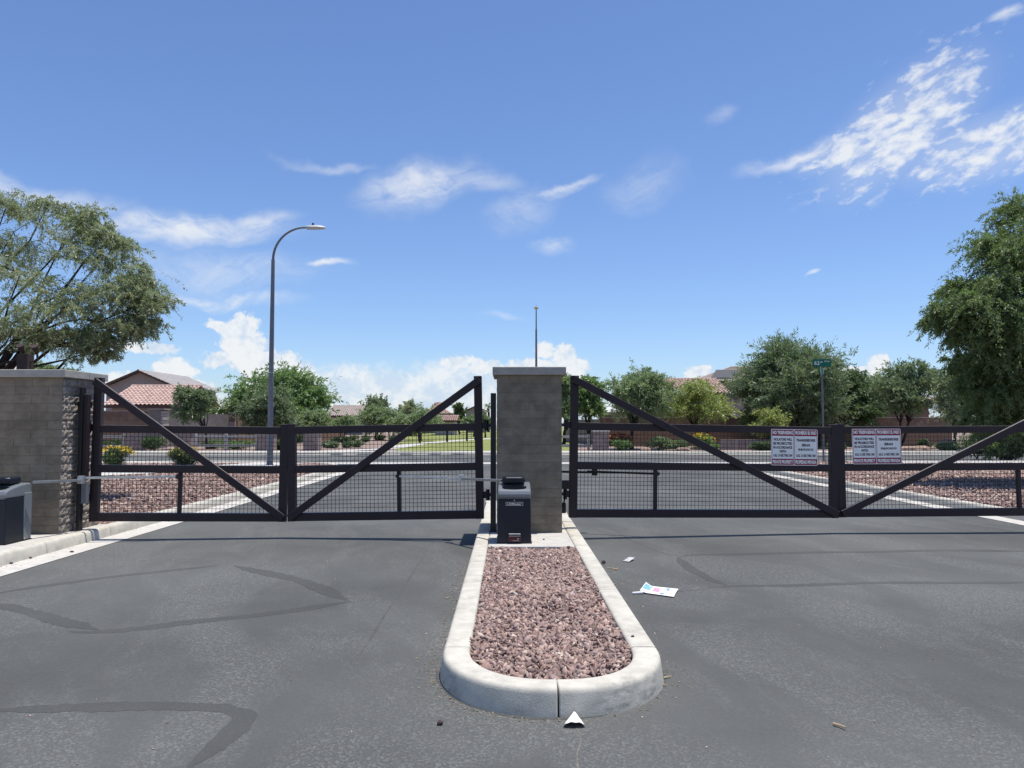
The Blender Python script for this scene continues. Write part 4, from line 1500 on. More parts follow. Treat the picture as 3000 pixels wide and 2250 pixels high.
# ------------------------------------------------------------------ houses
def roof_plane(mb, a, b, c, d, pitch=.30, amp=.045, rows=.42):
    """tiled plane: a-b is the eave, d-c the ridge; barrel columns run up the slope, courses step"""
    a, b, c, d = map(Vector, (a, b, c, d))
    n = (b - a).cross(d - a).normalized()
    if n.z < 0: n = -n
    nc = max(2, int((b - a).length / pitch)) * 4
    nrw = max(2, int((d - a).length / rows))
    base = len(mb.v)
    cnt = 0
    for j in range(nrw):
        for e in (0, 1):
            t = (j + e) / nrw
            lift = .0 if e else .05
            for i in range(nc + 1):
                s = i / nc
                p = a.lerp(b, s).lerp(d.lerp(c, s), t)
                mb.v.append(tuple(p + n * (lift + amp * math.sin(i * math.pi / 2) + .02)))
    R_ = nc + 1
    for j in range(2 * nrw - 1):
        for i in range(nc):
            k = base + j * R_ + i
            mb.f.append((k, k + 1, k + R_ + 1, k + R_))
    return mb


def house(label, x0, x1, y0, y1, eave, ridge, along='x', hips=(0, 0), wallm='stucco', tilem='tile', over=.5, z0=.0, windows=(), name='house'):
    root = empty(name, ((x0 + x1) / 2, (y0 + y1) / 2, z0))
    tag(root, label, 'house', 'houses beyond the walls')
    mb = MB()
    mb.box(x0, x1, y0, y1, z0, eave)
    if along == 'x':
        ym = (y0 + y1) / 2
        if not hips[0]: mb.prism([(y0, eave), (y1, eave), (ym, ridge - .12)], 0, x0, x0 + .2)
        if not hips[1]: mb.prism([(y0, eave), (y1, eave), (ym, ridge - .12)], 0, x1 - .2, x1)
    else:
        xm = (x0 + x1) / 2
        if not hips[0]: mb.prism([(x0, eave), (x1, eave), (xm, ridge - .12)], 1, y0, y0 + .2)
        if not hips[1]: mb.prism([(x0, eave), (x1, eave), (xm, ridge - .12)], 1, y1 - .2, y1)
    wl = mb.build('wall', MT[wallm], root)
    X0, X1, Y0, Y1 = x0 - over, x1 + over, y0 - over, y1 + over
    mb = MB()
    if along == 'x':
        ym = (y0 + y1) / 2
        ra, rb = (X0 + hips[0], ym, ridge), (X1 - hips[1], ym, ridge)
        roof_plane(mb, (X0, Y0, eave), (X1, Y0, eave), rb, ra)
        mb.quad((X1, Y1, eave), (X0, Y1, eave), ra, rb)
        if hips[0]: mb.add([(X0, Y1, eave), (X0, Y0, eave), ra], [(0, 1, 2)])
        if hips[1]: mb.add([(X1, Y0, eave), (X1, Y1, eave), rb], [(0, 1, 2)])
        ridge_a, ridge_b = Vector(ra), Vector(rb)
    else:
        xm = (x0 + x1) / 2
        ra, rb = (xm, Y0 + hips[0], ridge), (xm, Y1 - hips[1], ridge)
        roof_plane(mb, (X1, Y0, eave), (X1, Y1, eave), rb, ra)
        roof_plane(mb, (X0, Y1, eave), (X0, Y0, eave), ra, rb)
        if hips[0]: roof_plane(mb, (X0, Y0, eave), (X1, Y0, eave), ra, ra)
        if hips[1]: mb.add([(X1, Y1, eave), (X0, Y1, eave), rb], [(0, 1, 2)])
        ridge_a, ridge_b = Vector(ra), Vector(rb)
    rf = mb.build('roof', MT[tilem], root)
    mb = MB(); mb.tube([ridge_a, ridge_b], .12, 8)
    if along == 'x' and hips[0]: mb.tube([ridge_a, (X0, Y0, eave + .05)], .10, 8)
    if along == 'x' and hips[1]: mb.tube([ridge_b, (X1, Y0, eave + .05)], .10, 8)
    o = mb.build('ridge_cap', MT[tilem], None, smooth=True)
    o.data.transform(Matrix.Translation(-wloc(rf))); o.parent = rf
    mb = MB()
    mb.box(X0, X1, Y0 - .03, Y0 + .02, eave - .22, eave - .01)
    if along == 'y' and not hips[0]:
        mb = MB()
        mb.bar((X0, Y0 - .02, eave - .06), (xm, Y0 - .02, ridge - .06), .06, .2)
        mb.bar((X1, Y0 - .02, eave - .06), (xm, Y0 - .02, ridge - .06), .06, .2)
    mb.build('fascia', MT['fascia'], root)
    for (wx0, wx1, wz0, wz1) in windows:
        mb = MB(); mb.box(wx0, wx1, y0 - .06, y0 - .003, wz0, wz1)
        fr = mb.build('window', MT['stucco_pale'], root)
        mb = MB(); mb.box(wx0 + .1, wx1 - .1, y0 - .075, y0 - .062, wz0 + .1, wz1 - .1)
        o = mb.build('pane', MT['glass'], None); o.data.transform(Matrix.Translation(-wloc(fr))); o.parent = fr
    return root


def pz(px, py, Y): return at(px, py, Y)


# left: single storey with pink tiles, two storey gable behind, one far left
a, b = pz(308, 1187, 58), pz(528, 1187, 58)
house('single storey house with pink barrel tile roof behind the left gate', a.x + .5, b.x - .5, 58, 66, a.z, pz(400, 1131, 62).z, 'x', (0, 0), 'stucco', 'tile')
a, b = pz(300, 1134, 76), pz(520, 1134, 76)
ap = pz(410, 1086, 76)
house('two storey mauve grey house with its plain gable facing the street', a.x + .4, b.x - .4, 76, 87, a.z, ap.z, 'y', (0, 0), 'stucco_grey', 'tile_grey',
      windows=())
a, b = pz(-480, 1088, 50), pz(-75, 1088, 50)
house('house with faded tan pink roof seen over the wide pillar cap', a.x, b.x, 50, 60, a.z, pz(60, 1022, 55).z, 'x', (0, 5), 'stucco', 'tile_tan')
a, b = pz(968, 1218, 112), pz(1062, 1218, 112)
house('small house with a flat pink grey roof between the park trees', a.x, b.x, 112, 120, a.z, pz(1010, 1189, 116).z, 'x', (0, 0), 'stucco_grey', 'tile_tan')
a, b = pz(1240, 1212, 132), pz(1312, 1212, 132)
house('far house with a pink hipped roof behind the brace of the left gate', a.x, b.x, 132, 142, a.z, pz(1275, 1180, 137).z, 'x', (3.2, 3.2), 'stucco', 'tile')
a, b = pz(1365, 1206, 142), pz(1422, 1206, 142)
house('far grey gabled house beside the median pillar', a.x, b.x, 142, 152, a.z, pz(1393, 1189, 142).z, 'y', (0, 0), 'stucco_grey', 'tile_grey')
a, b = pz(1275, 1232, 110), pz(1330, 1232, 110)
house('low far house with a pale pink roof at the end of the park', a.x, b.x, 110, 117, a.z, pz(1300, 1218, 113).z, 'x', (0, 0), 'stucco_pale', 'tile')
# right
a, b = pz(1955, 1152, 64), pz(2120, 1152, 64)
house('house with a pink tile roof behind the yellow green tree', a.x, b.x, 64, 72, a.z, pz(2000, 1111, 68).z, 'x', (0, 0), 'stucco', 'tile',
      windows=((a.x + 1.2, a.x + 2.4, 1.6, 2.8), (a.x + 4.2, a.x + 5.6, 1.6, 2.8)))
a, b = pz(2040, 1118, 84), pz(2420, 1118, 84)
hs = house('taller house with solar panels on its tan roof behind the street sign tree', a.x, b.x, 84, 96, a.z, pz(2230, 1076, 90).z, 'x', (6, 5), 'stucco', 'tile_tan')
a2, b2 = pz(2082, 1112, 84.5), pz(2140, 1092, 86.5)
mb = MB(); mb.hexa([(a2.x, 84.4, a2.z + .15), (b2.x, 84.4, a2.z + .15), (b2.x + .9, 86.6, b2.z + .3), (a2.x + 1.2, 86.6, b2.z + .3),
                    (a2.x, 84.4, a2.z + .2), (b2.x, 84.4, a2.z + .2), (b2.x + .9, 86.6, b2.z + .35), (a2.x + 1.2, 86.6, b2.z + .35)])
mb.build('solar_panel', MT['solar'], hs)
a, b = pz(2420, 1172, 60), pz(2720, 1172, 60)
house('brown stucco house half hidden behind the trees at right', a.x, b.x, 60, 70, a.z, pz(2560, 1128, 65).z, 'x', (4, 4), 'brownwall', 'tile_tan')
# patio cover
a, b = pz(1772, 1208, 57), pz(1930, 1208, 57)
pt = empty('patio_cover', ((a.x + b.x) / 2, 58, 0)); tag(pt, 'white corrugated patio roof over a pale porch behind the brown wall', 'patio cover')
mb = MB()
nn = 60
zr = pz(1850, 1192, 60).z
for i in range(nn + 1):
    x = a.x + (b.x - a.x) * i / nn
    mb.v += [(x, 57, a.z + .06 * (i % 2)), (x, 60.5, zr + .06 * (i % 2))]
mb.f += [(2 * i, 2 * i + 2, 2 * i + 3, 2 * i + 1) for i in range(nn)]
mb.build('roof_sheet', MT['whiteroof'], pt)
for x in (a.x + .2, (a.x + b.x) / 2, b.x - .2):
    mb = MB(); mb.box(x - .08, x + .08, 57.1, 57.26, 0, a.z - .08); mb.build('patio_post', MT['stucco_pale'], pt)
mb = MB(); mb.box(a.x, b.x, 60.5, 60.7, 0, zr - .12); mb.build('back_wall', MT['stucco_grey'], pt)
mb = MB(); mb.box(a.x, b.x + 1.6, 57.0, 57.09, a.z - .3, a.z - .06); mb.build('beam', MT['brownwall'], pt)
mb = MB(); mb.box(b.x + .4, b.x + 2.3, 57.6, 59, 0, a.z + .1); mb.build('porch_column', MT['stucco_pale'], pt)

# ------------------------------------------------------------------ garden walls
def block_wall(label, segs, group='block walls round the gardens'):
    """segs: (xa, ya, xb, yb, height, material, cap material or None, band or None)"""
    x0, y0 = segs[0][0], segs[0][1]
    root = empty('garden_wall', (x0, y0, 0)); tag(root, label, 'wall', group)
    for (xa, ya, xb, yb, h, m, capm, band) in segs:
        d = Vector((xb - xa, yb - ya, 0)); L = d.length; d.normalize()
        s = Vector((-d.y, d.x, 0)) * .1
        A, B = Vector((xa, ya, 0)), Vector((xb, yb, 0))

        def wallbox(z0, z1, k, A=A, B=B, s=s):
            return MB().hexa([A - s * k + Vector((0, 0, z0)), B - s * k + Vector((0, 0, z0)), B + s * k + Vector((0, 0, z0)), A + s * k + Vector((0, 0, z0)),
                              A - s * k + Vector((0, 0, z1)), B - s * k + Vector((0, 0, z1)), B + s * k + Vector((0, 0, z1)), A + s * k + Vector((0, 0, z1))])
        hb = h - (.62 if band else 0)
        n = max(1, int(L / 3.05))
        for i in range(n):
            A_ = A + d * (L * i / n + .01); B_ = A + d * (L * (i + 1) / n - .01)
            wallbox(0, hb, 1, A_, B_).build('wall_panel', MT[m], root)
            if band: wallbox(hb + .002, h, .93, A_, B_).build('wall_band', MT[band], root)
        if capm: wallbox(h + .002, h + .06, 1.35).build('wall_cap', MT[capm], root)
    return root


hL = pz(350, 1203, 50).z
xl0, xl1 = pz(-200, 1203, 50).x, pz(435, 1203, 50).x
block_wall('brown garden wall below the pink tile roof, left of the gate brace', [(xl0, 50, xl1, 50, hL - .06, 'brownwall', 'stucco_grey', 'brownband')])
pp = empty('wall_pier', (pz(457, 1300, 49.8).x, 49.8, 0)); tag(pp, 'grey pier with a toothed side and flat cap ending the brown garden wall', 'pier')
a, b = pz(436, 1250, 49.4), pz(478, 1201, 49.4)
MB().box(a.x, b.x - .12, 49.4, 50.3, 0, b.z).build('pier_body', MT['greywall'], pp)
for i in range(12):
    z = .1 + i * .2
    MB().box(b.x - .119, b.x - (.0 if i % 2 else .05), 49.4, 50.3, z, z + .17).build('block_tooth', MT['stucco_pale'], pp)
MB().box(a.x - .08, b.x + .08, 49.32, 50.38, b.z + .002, b.z + .09).build('pier_cap', MT['stucco_grey'], pp)
x0, x1 = pz(480, 1212, 52).x, pz(672, 1214, 56).x
block_wall('grey garden wall behind the small tree, right of the toothed pier', [(x0, 52, x1, 56, pz(560, 1213, 54).z, 'greywall', None, None)])
x0, x1 = pz(672, 1214, 56).x, pz(690, 1214, 56).x
block_wall('short weathered orange brown wall end under the big green tree', [(x0, 56, x1, 56, pz(680, 1213, 56).z + .05, 'pinkblock', 'stucco_pale', 'brownband')])
x0, x1 = pz(694, 1218, 60).x, pz(1010, 1222, 75).x
block_wall('far brown garden wall under the big green tree and the park shrubs', [(x0, 60, x1, 75, pz(760, 1221, 64).z, 'brownwall', None, None)])
hR = pz(2000, 1222, 54).z
x0, x1 = pz(1757, 1222, 54).x, pz(2785, 1222, 54).x
block_wall('long brown garden wall with a pale cap behind the right gate', [(x0, 54, x1, 54, hR - .06, 'brownwall', 'stucco_pale', 'brownband')])
x0, x1 = pz(1655, 1228, 66).x, pz(1765, 1228, 56).x
block_wall('dark garden wall stepping back beside the median pillar', [(x0, 66, x1, 56, pz(1720, 1229, 60).z, 'greywall', None, None)])

# ------------------------------------------------------------------ rail fence with block piers beyond the cross street
def pier(label, px0, px1, pyt, Y):
    a, b = pz(px0, 1300, Y), pz(px1, pyt, Y)
    root = empty('fence_pier', ((a.x + b.x) / 2, Y, .1)); tag(root, label, 'pier', 'block piers of the park fence')
    w, h = b.x - a.x, b.z - .1
    n = max(3, int(h / .2))
    MB().box(a.x + .01, b.x - .01, Y + .01, Y + w - .01, .05, b.z - .005).build('pier_core', MT['mortar'], root)
    for k in range(n):
        z0, z1 = .1 + h * k / n, .1 + h * (k + 1) / n - .012
        cut_ = a.x + w * (.5 if k % 2 else .68)
        MB().box(a.x, cut_ - .006, Y, Y + w, z0, z1).build('concrete_block', MT['pinkblock'], root)
        MB().box(cut_ + .006, b.x, Y, Y + w, z0, z1).build('concrete_block', MT['pinkblock'], root)
    MB().box(a.x - .06, b.x + .06, Y - .06, Y + w + .06, b.z + .002, b.z + .08).build('cap_slab', MT['rail'], root, bevel=.01)
    return root


pier('pink grey block pier of the park fence behind the first yellow flowered bush', 366, 428, 1268, 44.6)
pier('pink grey block pier between the round clipped shrub and the lamp post', 512, 556, 1268, 45.0)
pier('pink grey block pier just right of the foot of the lamp post', 756, 800, 1268, 44.6)
pier('grey block pier by the gravel slope behind the gate meeting point', 888, 932, 1266, 44.4)
pier('pink block pier in front of the orange flowered shrub right of the median pillar', 1741, 1784, 1266, 44.6)


def rail_fence(label, px0, px1, Y, posts):
    a, b = pz(px0, 1300, Y).x, pz(px1, 1300, Y).x
    zt = pz(600, 1274, Y).z
    root = empty('rail_fence', ((a + b) / 2, Y, .1)); tag(root, label, 'fence', 'pale rail fences along the park')
    for i in range(posts):
        x = a + (b - a) * i / max(posts - 1, 1)
        MB().box(x - .075, x + .075, Y - .075, Y + .075, .08, zt + .06).build('post', MT['rail'], root, bevel=.01)
    for z in (zt - .11, zt - .62):
        MB().box(a + .08, b - .08, Y - .035, Y + .035, z - .07, z + .07).build('rail', MT['rail'], root, bevel=.005)
    return root


rail_fence('pale two rail fence left of the first block pier', 210, 362, 44.8, 3)
rail_fence('pale two rail fence between the round shrub and the lamp post', 572, 752, 45.0, 3)
rail_fence('pale two rail fence left of the pink pier beside the median pillar', 1640, 1724, 45.0, 2)

# ------------------------------------------------------------------ trees
NEAR = 'mesquite trees close to the gates'
FARG = 'trees beyond the cross street'

# left mesquite: spreading crown over the wide pillar
cl = []
for (px, py, Y, rx, ry, rz) in ((40, 680, 16.5, 1.25, 1.2, .62), (190, 700, 16.2, 1.1, 1.1, .5), (300, 760, 16.0, 1.0, 1.0, .55), (60, 800, 15.6, 1.3, 1.2, .6),
                                (200, 830, 15.6, 1.15, 1.1, .55), (340, 850, 15.8, .95, .95, .55), (420, 890, 15.8, .62, .8, .5), (120, 900, 15.5, 1.2, 1.1, .5),
                                (270, 930, 15.7, 1.1, 1.0, .5), (380, 950, 15.9, .75, .8, .42), (-60, 760, 16.5, 1.2, 1.3, .7), (-60, 900, 16.2, 1.2, 1.2, .6),
                                (40, 965, 15.8, .9, 1.0, .30), (230, 990, 15.8, .7, .8, .28), (20, 600, 17.0, .8, .9, .35), (130, 620, 17.2, .9, .9, .3), (260, 640, 16.6, .6, .7, .32), (455, 905, 15.8, .40, .6, .34), (430, 960, 15.9, .42, .6, .30),
                                (330, 1005, 15.8, .5, .6, .24), (270, 1030, 15.7, .45, .6, .18), (150, 1000, 15.6, .7, .7, .24), (400, 820, 15.9, .5, .6, .36), (330, 700, 16.2, .5, .6, .3)):
    cl.append((at(px, py, Y), (rx, ry, rz)))
make_tree('mesquite_tree', 'spreading grey green mesquite tree overhanging the wide pillar', 'tree', (at(-430, 1200, 16).x, 16.2, .11), split(cl, 6, .55, 1), 'mesquite', 18, 38, .085, .019, 21,
          NEAR, 'barkdark', .15, .40, 2, .5, 4, hollow=.5, parents=cl)

# right mesquite: large weeping crown
cl = []
for (px, py, Y, rx, ry, rz) in ((2990, 690, 19.5, 1.1, 1.5, .8), (2930, 780, 19.3, 1.1, 1.4, .7), (2880, 850, 19.0, .95, 1.3, .6), (2800, 905, 19.0, .7, 1.0, .42),
                                (2960, 900, 18.6, 1.2, 1.3, .8), (3060, 800, 19.0, 1.4, 1.5, 1.0), (2890, 990, 18.8, .8, 1.2, .75), (2990, 1020, 18.5, 1.1, 1.3, .9),
                                (2900, 1100, 19.5, .75, 1.1, .75), (2990, 1130, 19.2, 1.0, 1.3, .7), (3080, 950, 18.6, 1.3, 1.4, 1.0), (3110, 1090, 18.6, 1.2, 1.3, .9),
                                (3160, 720, 19.5, 1.6, 1.6, 1.1), (3240, 900, 19, 1.6, 1.6, 1.2), (2860, 960, 19.6, .6, .8, .5), (2930, 1180, 20.5, .9, 1.0, .45),
                                (3020, 600, 20.0, .9, 1.2, .6), (3040, 1190, 20.0, .9, 1.2, .5), (3300, 1050, 19, 1.6, 1.6, 1.1), (2820, 860, 19.4, .55, .8, .4), (2760, 925, 19.2, .5, .7, .3),
                                (2850, 1060, 19.6, .55, .9, .5), (2865, 1140, 19.8, .6, .9, .5), (2885, 1215, 20.2, .7, .9, .4), (2950, 740, 19.4, .9, 1.2, .6)):
    cl.append((at(px, py, Y), (rx, ry, rz)))
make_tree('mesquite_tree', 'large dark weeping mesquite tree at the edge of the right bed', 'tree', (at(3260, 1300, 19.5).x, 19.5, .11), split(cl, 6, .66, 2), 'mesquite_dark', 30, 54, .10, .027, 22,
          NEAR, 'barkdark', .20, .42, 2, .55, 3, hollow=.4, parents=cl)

# px left, right, top, bottom, distance, leaf, trunk foot px, clumps, twigs, per, leaflet size, label, stems, droop
far = [
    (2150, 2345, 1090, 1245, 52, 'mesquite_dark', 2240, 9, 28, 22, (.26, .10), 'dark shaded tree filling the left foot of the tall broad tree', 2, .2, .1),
    (2470, 2650, 1072, 1215, 57, 'pale', 2560, 9, 24, 20, (.26, .085), 'feathery pale tree between the bushy tree and the umbrella shaped tree', 1, .2, .1),
    (2330, 2480, 1120, 1245, 51.5, 'olive', 2400, 8, 26, 20, (.25, .09), 'olive tree under the right side of the tall broad tree, at the sign post', 2, .2, .1),
    (505, 640, 1108, 1232, 47, 'olive', 608, 9, 26, 22, (.22, .07), 'small olive green tree with one leaning dark trunk before the grey wall', 1, .3, .07),
    (640, 985, 1052, 1232, 66, 'bright', 800, 16, 34, 24, (.34, .13), 'broad round bright green tree behind the lamp post', 2, .2, .2),
    (690, 865, 1105, 1245, 55, 'olive', 775, 9, 32, 24, (.26, .09), 'dark olive bushy tree in front of the broad green tree', 2, .2, .12),
    (850, 985, 1180, 1262, 60, 'pale', 915, 6, 24, 20, (.24, .09), 'low pale green tree at the foot of the broad green tree', 2, .3, .08),
    (1050, 1160, 1152, 1262, 92, 'olive', 1105, 8, 26, 20, (.34, .14), 'rounded grey green tree, left one of the pair left of the gate brace', 1, .2, .14),
    (1132, 1256, 1155, 1262, 98, 'mesquite', 1195, 8, 26, 20, (.36, .15), 'rounded olive tree, right one of the pair left of the gate brace', 1, .2, .14),
    (1015, 1200, 1182, 1266, 72, 'pale', 1105, 8, 24, 20, (.26, .10), 'low pale feathery tree in front of the rounded pair', 2, .3, .08),
    (1140, 1310, 1180, 1266, 70, 'pale', 1230, 8, 24, 20, (.26, .10), 'low pale green tree with a slanting top under the gate brace', 2, .3, .08),
    (935, 1075, 1206, 1262, 66, 'pale', 1000, 6, 22, 18, (.24, .10), 'low pale shrubby tree below the small far house', 2, .3, .07),
    (1318, 1372, 1180, 1232, 120, 'shrub', 1345, 6, 26, 18, (.42, .2), 'far dark round tree between two far houses', 1, .1, .14),
    (1352, 1425, 1205, 1250, 95, 'pale', 1388, 6, 22, 18, (.32, .13), 'far pale tree left of the hinge post', 1, .3, .1),
    (1400, 1440, 1200, 1255, 88, 'olive', 1422, 4, 22, 18, (.3, .12), 'far slim grey tree seen between hinge post and gate', 1, .3, .1),
    (1600, 1700, 1088, 1230, 58, 'pale', 1650, 8, 26, 22, (.28, .10), 'grey green tree half hidden behind the median pillar', 1, .3, .12),
    (1660, 1790, 1092, 1225, 52, 'bright', 1725, 9, 28, 22, (.26, .095), 'bright green tree behind the top of the right gate brace', 2, .3, .12),
    (1750, 1990, 1058, 1216, 47, 'pale', 1851, 14, 34, 24, (.22, .065), 'airy pale green tree with a straight dark trunk beside the pink pier', 1, .25, .12),
    (1905, 2165, 1102, 1232, 48, 'yellow', 2068, 11, 24, 20, (.22, .075), 'yellow green thin tree with two forked stems before the brown wall', 2, .3, .085),
    (2130, 2490, 972, 1238, 50, 'olive', 2340, 20, 42, 26, (.27, .075), 'tall broad grey green tree behind the street sign', 2, .0, .16),
    (2400, 2600, 1072, 1240, 53, 'shrub', 2455, 11, 30, 22, (.26, .10), 'dense mid green bushy tree right of the street sign post', 2, .2, .12),
    (2545, 2790, 1050, 1215, 48, 'olive', 2632, 13, 32, 22, (.23, .07), 'umbrella shaped green tree with two bent trunks at right', 2, .1, .11),
    (2725, 2890, 1085, 1255, 44, 'mesquite', 2800, 9, 28, 22, (.22, .075), 'low yellowish green tree against the weeping mesquite', 2, .35, .09),
    (2180, 2330, 1190, 1262, 46, 'yellow', 2255, 7, 16, 16, (.18, .08), 'low bright yellow green sapling under the tall broad tree', 2, .1, .04),
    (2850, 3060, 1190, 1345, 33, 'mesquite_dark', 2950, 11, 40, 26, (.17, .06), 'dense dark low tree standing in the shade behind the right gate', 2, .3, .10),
    (60, 165, 1058, 1120, 40, 'pale', 110, 5, 18, 18, (.2, .07), 'pale treetop peeping over the wide pillar cap', 1, .2, .08),
    (150, 250, 1060, 1130, 44, 'olive', 200, 5, 18, 18, (.2, .07), 'thin treetop with bare twigs beyond the right end of the pillar cap', 1, .2, .08),
]
for i, (l, r_, t, b, Y, lf, foot, nc, tw, per, (ll, lw), lab, st, dr, tr) in enumerate(far):
    cl = crown_clumps(l, r_, t, b + (0 if dr > .27 or 'umbrella' in lab else 18), Y, int(nc * 1.6), 100 + i, .9, .40, .25 if 'umbrella' in lab else .6)
    bx_ = at(foot, 1300, Y).x
    make_tree('tree', lab, 'tree', (bx_, Y, .05), cl, lf, int(tw * 1.55), per, ll, lw * .85, 200 + i, FARG, 'barkdark', tr, .42, st, dr, 4, hollow=.4)

# palm far away
pb_ = at(1431, 1245, 150); pb_.z = 0
pm = empty('palm_tree', pb_); tag(pm, 'tiny far palm tree left of the hinge post', 'palm')
zt = at(1431, 1192, 150).z
mb = MB(); mb.tube([(0, 0, 0), (.1, 0, zt * .5), (0, 0, zt)], [.3, .22, .2], 8); mb.build('trunk', MT['bark'], pm, local=True)
mb = MB(); rr = random.Random(3)
for i in range(22):
    a = i * 2.39; e = rr.uniform(-.7, 1.0)
    d = Vector((math.cos(a), math.sin(a), 0))
    p0, p1, p2 = Vector((0, 0, zt)), Vector((0, 0, zt)) + d * .7 + Vector((0, 0, e * .8)), Vector((0, 0, zt)) + d * 1.35 + Vector((0, 0, e * .9 - .5))
    s = Vector((-d.y, d.x, 0)) * .16
    mb.add([p0 - s * .3, p0 + s * .3, p1 + s, p1 - s, p2], [(0, 1, 2, 3), (3, 2, 4)])
me = mb.mesh('frond')
a_ = me.attributes.new('tint', 'FLOAT_COLOR', 'POINT'); a_.data.foreach_set('color', [1.0] * 4 * len(me.vertices))
place('frond_crown', me, LEAF['shrub'], pm)

# ------------------------------------------------------------------ shrubs
b1 = G(340, 1367, .11); b2 = G(540, 1366, .11)
make_shrub('flowering_bush', 'round dark bush full of yellow flowers beside the hinge stile of the left gate', b1, (.60, .58, .36), 'shrub', 6500, .075, .028, 31, 'bush',
           'yellow flowered bushes', 'flower', 105, .07)
make_shrub('flowering_bush', 'round dark bush with few yellow flowers behind the gate brace', b2, (.62, .58, .35), 'shrub', 6500, .075, .028, 32, 'bush',
           'yellow flowered bushes', 'flower', 40, .07)
SG = 'shrubs beyond the cross street'
shr = [
    ((452, 1311, 44.2), (.75, .6, .42), 'shrub', 'round clipped green shrub between two block piers'),
    ((690, 1300, 47), (1.6, .5, .30), 'bright', 'low green hedge plant seen through the pale fence'),
    ((620, 1296, 48), (.7, .5, .28), 'olive', 'small olive shrub behind the pale rail fence'),
    ((330, 1296, 47.5), (.9, .5, .33), 'shrub', 'dark shrub in the gap of the left rail fence'),
    ((815, 1300, 46), (.5, .5, .35), 'shrub', 'dark shrub right of the lamp foot pier'),
    ((1820, 1310, 44.6), (.8, .5, .34), 'bright', 'leafy green shrub below the orange flowers'),
    ((1930, 1309, 45.2), (.9, .6, .40), 'pale', 'pale grassy shrub right of the straight trunk'),
    ((1985, 1309, 45.0), (.8, .6, .32), 'olive', 'low olive shrub near the gate brace at right'),
    ((2060, 1300, 45.5), (.75, .6, .48), 'bright', 'tall green shrub with yellow flowers behind the right gate brace'),
    ((2085, 1310, 44.3), (.5, .4, .2), 'bright', 'low green mound right of the yellow flowered shrub'),
    ((2240, 1309, 44.4), (.95, .5, .27), 'shrub', 'dark spreading shrub left of the first notice'),
    ((2450, 1309, 44.6), (.6, .5, .30), 'shrub', 'dark shrub between the two notices'),
    ((2708, 1296, 45.5), (.45, .4, .38), 'shrub', 'small dark ball shrub left of the boulder'),
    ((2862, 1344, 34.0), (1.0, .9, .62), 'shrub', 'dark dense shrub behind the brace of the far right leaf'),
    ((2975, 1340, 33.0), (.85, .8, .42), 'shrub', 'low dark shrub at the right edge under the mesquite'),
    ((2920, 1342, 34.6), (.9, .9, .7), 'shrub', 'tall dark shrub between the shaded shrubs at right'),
    ((2770, 1311, 43.8), (.6, .4, .25), 'pale', 'pale low plant in front of the boulder'),
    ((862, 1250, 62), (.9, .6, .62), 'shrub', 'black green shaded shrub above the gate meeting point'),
]
for i, ((px, py, Y), rad, lf, lab) in enumerate(shr):
    p = at(px, py, Y); p.z = .1
    fl = ('flower', 40, .11) if 'yellow flowers' in lab else (None, 0, 0)
    make_shrub('shrub', lab, p, rad, lf, 2600, .13, .05, 400 + i, 'shrub', SG, fl[0], fl[1], fl[2])
p = at(1815, 1300, 45.6); p.z = .1
make_shrub('flowering_shrub', 'orange flowered shrub behind the pink pier right of the median', p, (.8, .5, .48), 'olive', 1500, .14, .05, 450, 'shrub', None, 'orange', 150, .13)
# shrubs dotted over the gravel slope of the park
r = random.Random(9)
rows = {'front': [(962, 1312), (975, 1313), (1018, 1312), (1046, 1311)], 'middle': [(930, 1291), (985, 1296), (1012, 1297), (1032, 1290), (1070, 1296)],
        'back': [(972, 1283), (1000, 1278), (1040, 1279), (1075, 1280), (1108, 1276), (1120, 1284), (1150, 1280)]}
nth = ('first', 'second', 'third', 'fourth', 'fifth', 'sixth', 'seventh')
i = 0
for row, lst in rows.items():
    for kk, (px, py) in enumerate(lst):
        g0 = G(px, py, .1)
        Y = min(g0.y, 75)
        k = .34 + .1 * r.random()
        q = Vector((at(px, py, Y).x, Y, .1))
        make_shrub('desert_shrub', 'dark desert shrub, %s in the %s row of the slope from the grey pier' % (nth[kk], row), q, (k * 1.25, k, k * .62), ('shrub', 'olive')[i % 2],
                   900, .14, .06, 500 + i, 'shrub', 'desert shrubs on the gravel slope')
        i += 1
# slim dark park posts and bins on the lawn
for i, (px, py, h) in enumerate(((1230, 1272, 1.0), (1310, 1268, .9), (1368, 1272, 1.1), (1392, 1272, 1.0))):
    Y = 62 + i * 4
    q = at(px, py, Y); q.z = .115
    rt = empty('park_post', q); tag(rt, 'slim dark post on the park lawn, %s from the gate brace towards the hinge post' % nth[i], 'post', 'dark posts on the park lawn')
    MB().box(-.09, .09, -.09, .09, 0, h).build('post_body', MT['black'], rt, local=True, bevel=.01)
    MB().box(-.13, .13, -.13, .13, h + .001, h + .05).build('post_cap', MT['black'], rt, local=True)

# boulders
def rock(name, label, base, rad, m, seed, cat='boulder', group=None, sub=2):
    import bmesh
    bm = bmesh.new()
    bmesh.ops.create_icosphere(bm, subdivisions=sub, radius=1)
    rr = random.Random(seed)
    ph = [rr.uniform(0, 6) for _ in range(6)]
    for v in bm.verts:
        c = v.co
        k = 1 + .12 * math.sin(c.x * 2.6 + ph[0]) + .1 * math.sin(c.y * 3.3 + ph[1]) + .08 * math.sin(c.z * 4 + ph[2]) + rr.uniform(-.06, .06)
        v.co = Vector((c.x * rad[0] * k, c.y * rad[1] * k, max(c.z, -.35) * rad[2] * k))
    me = bpy.data.meshes.new(name); bm.to_mesh(me); bm.free()
    o = place(name, me, MT[m], None, base)
    tag(o, label, cat, group)
    return o


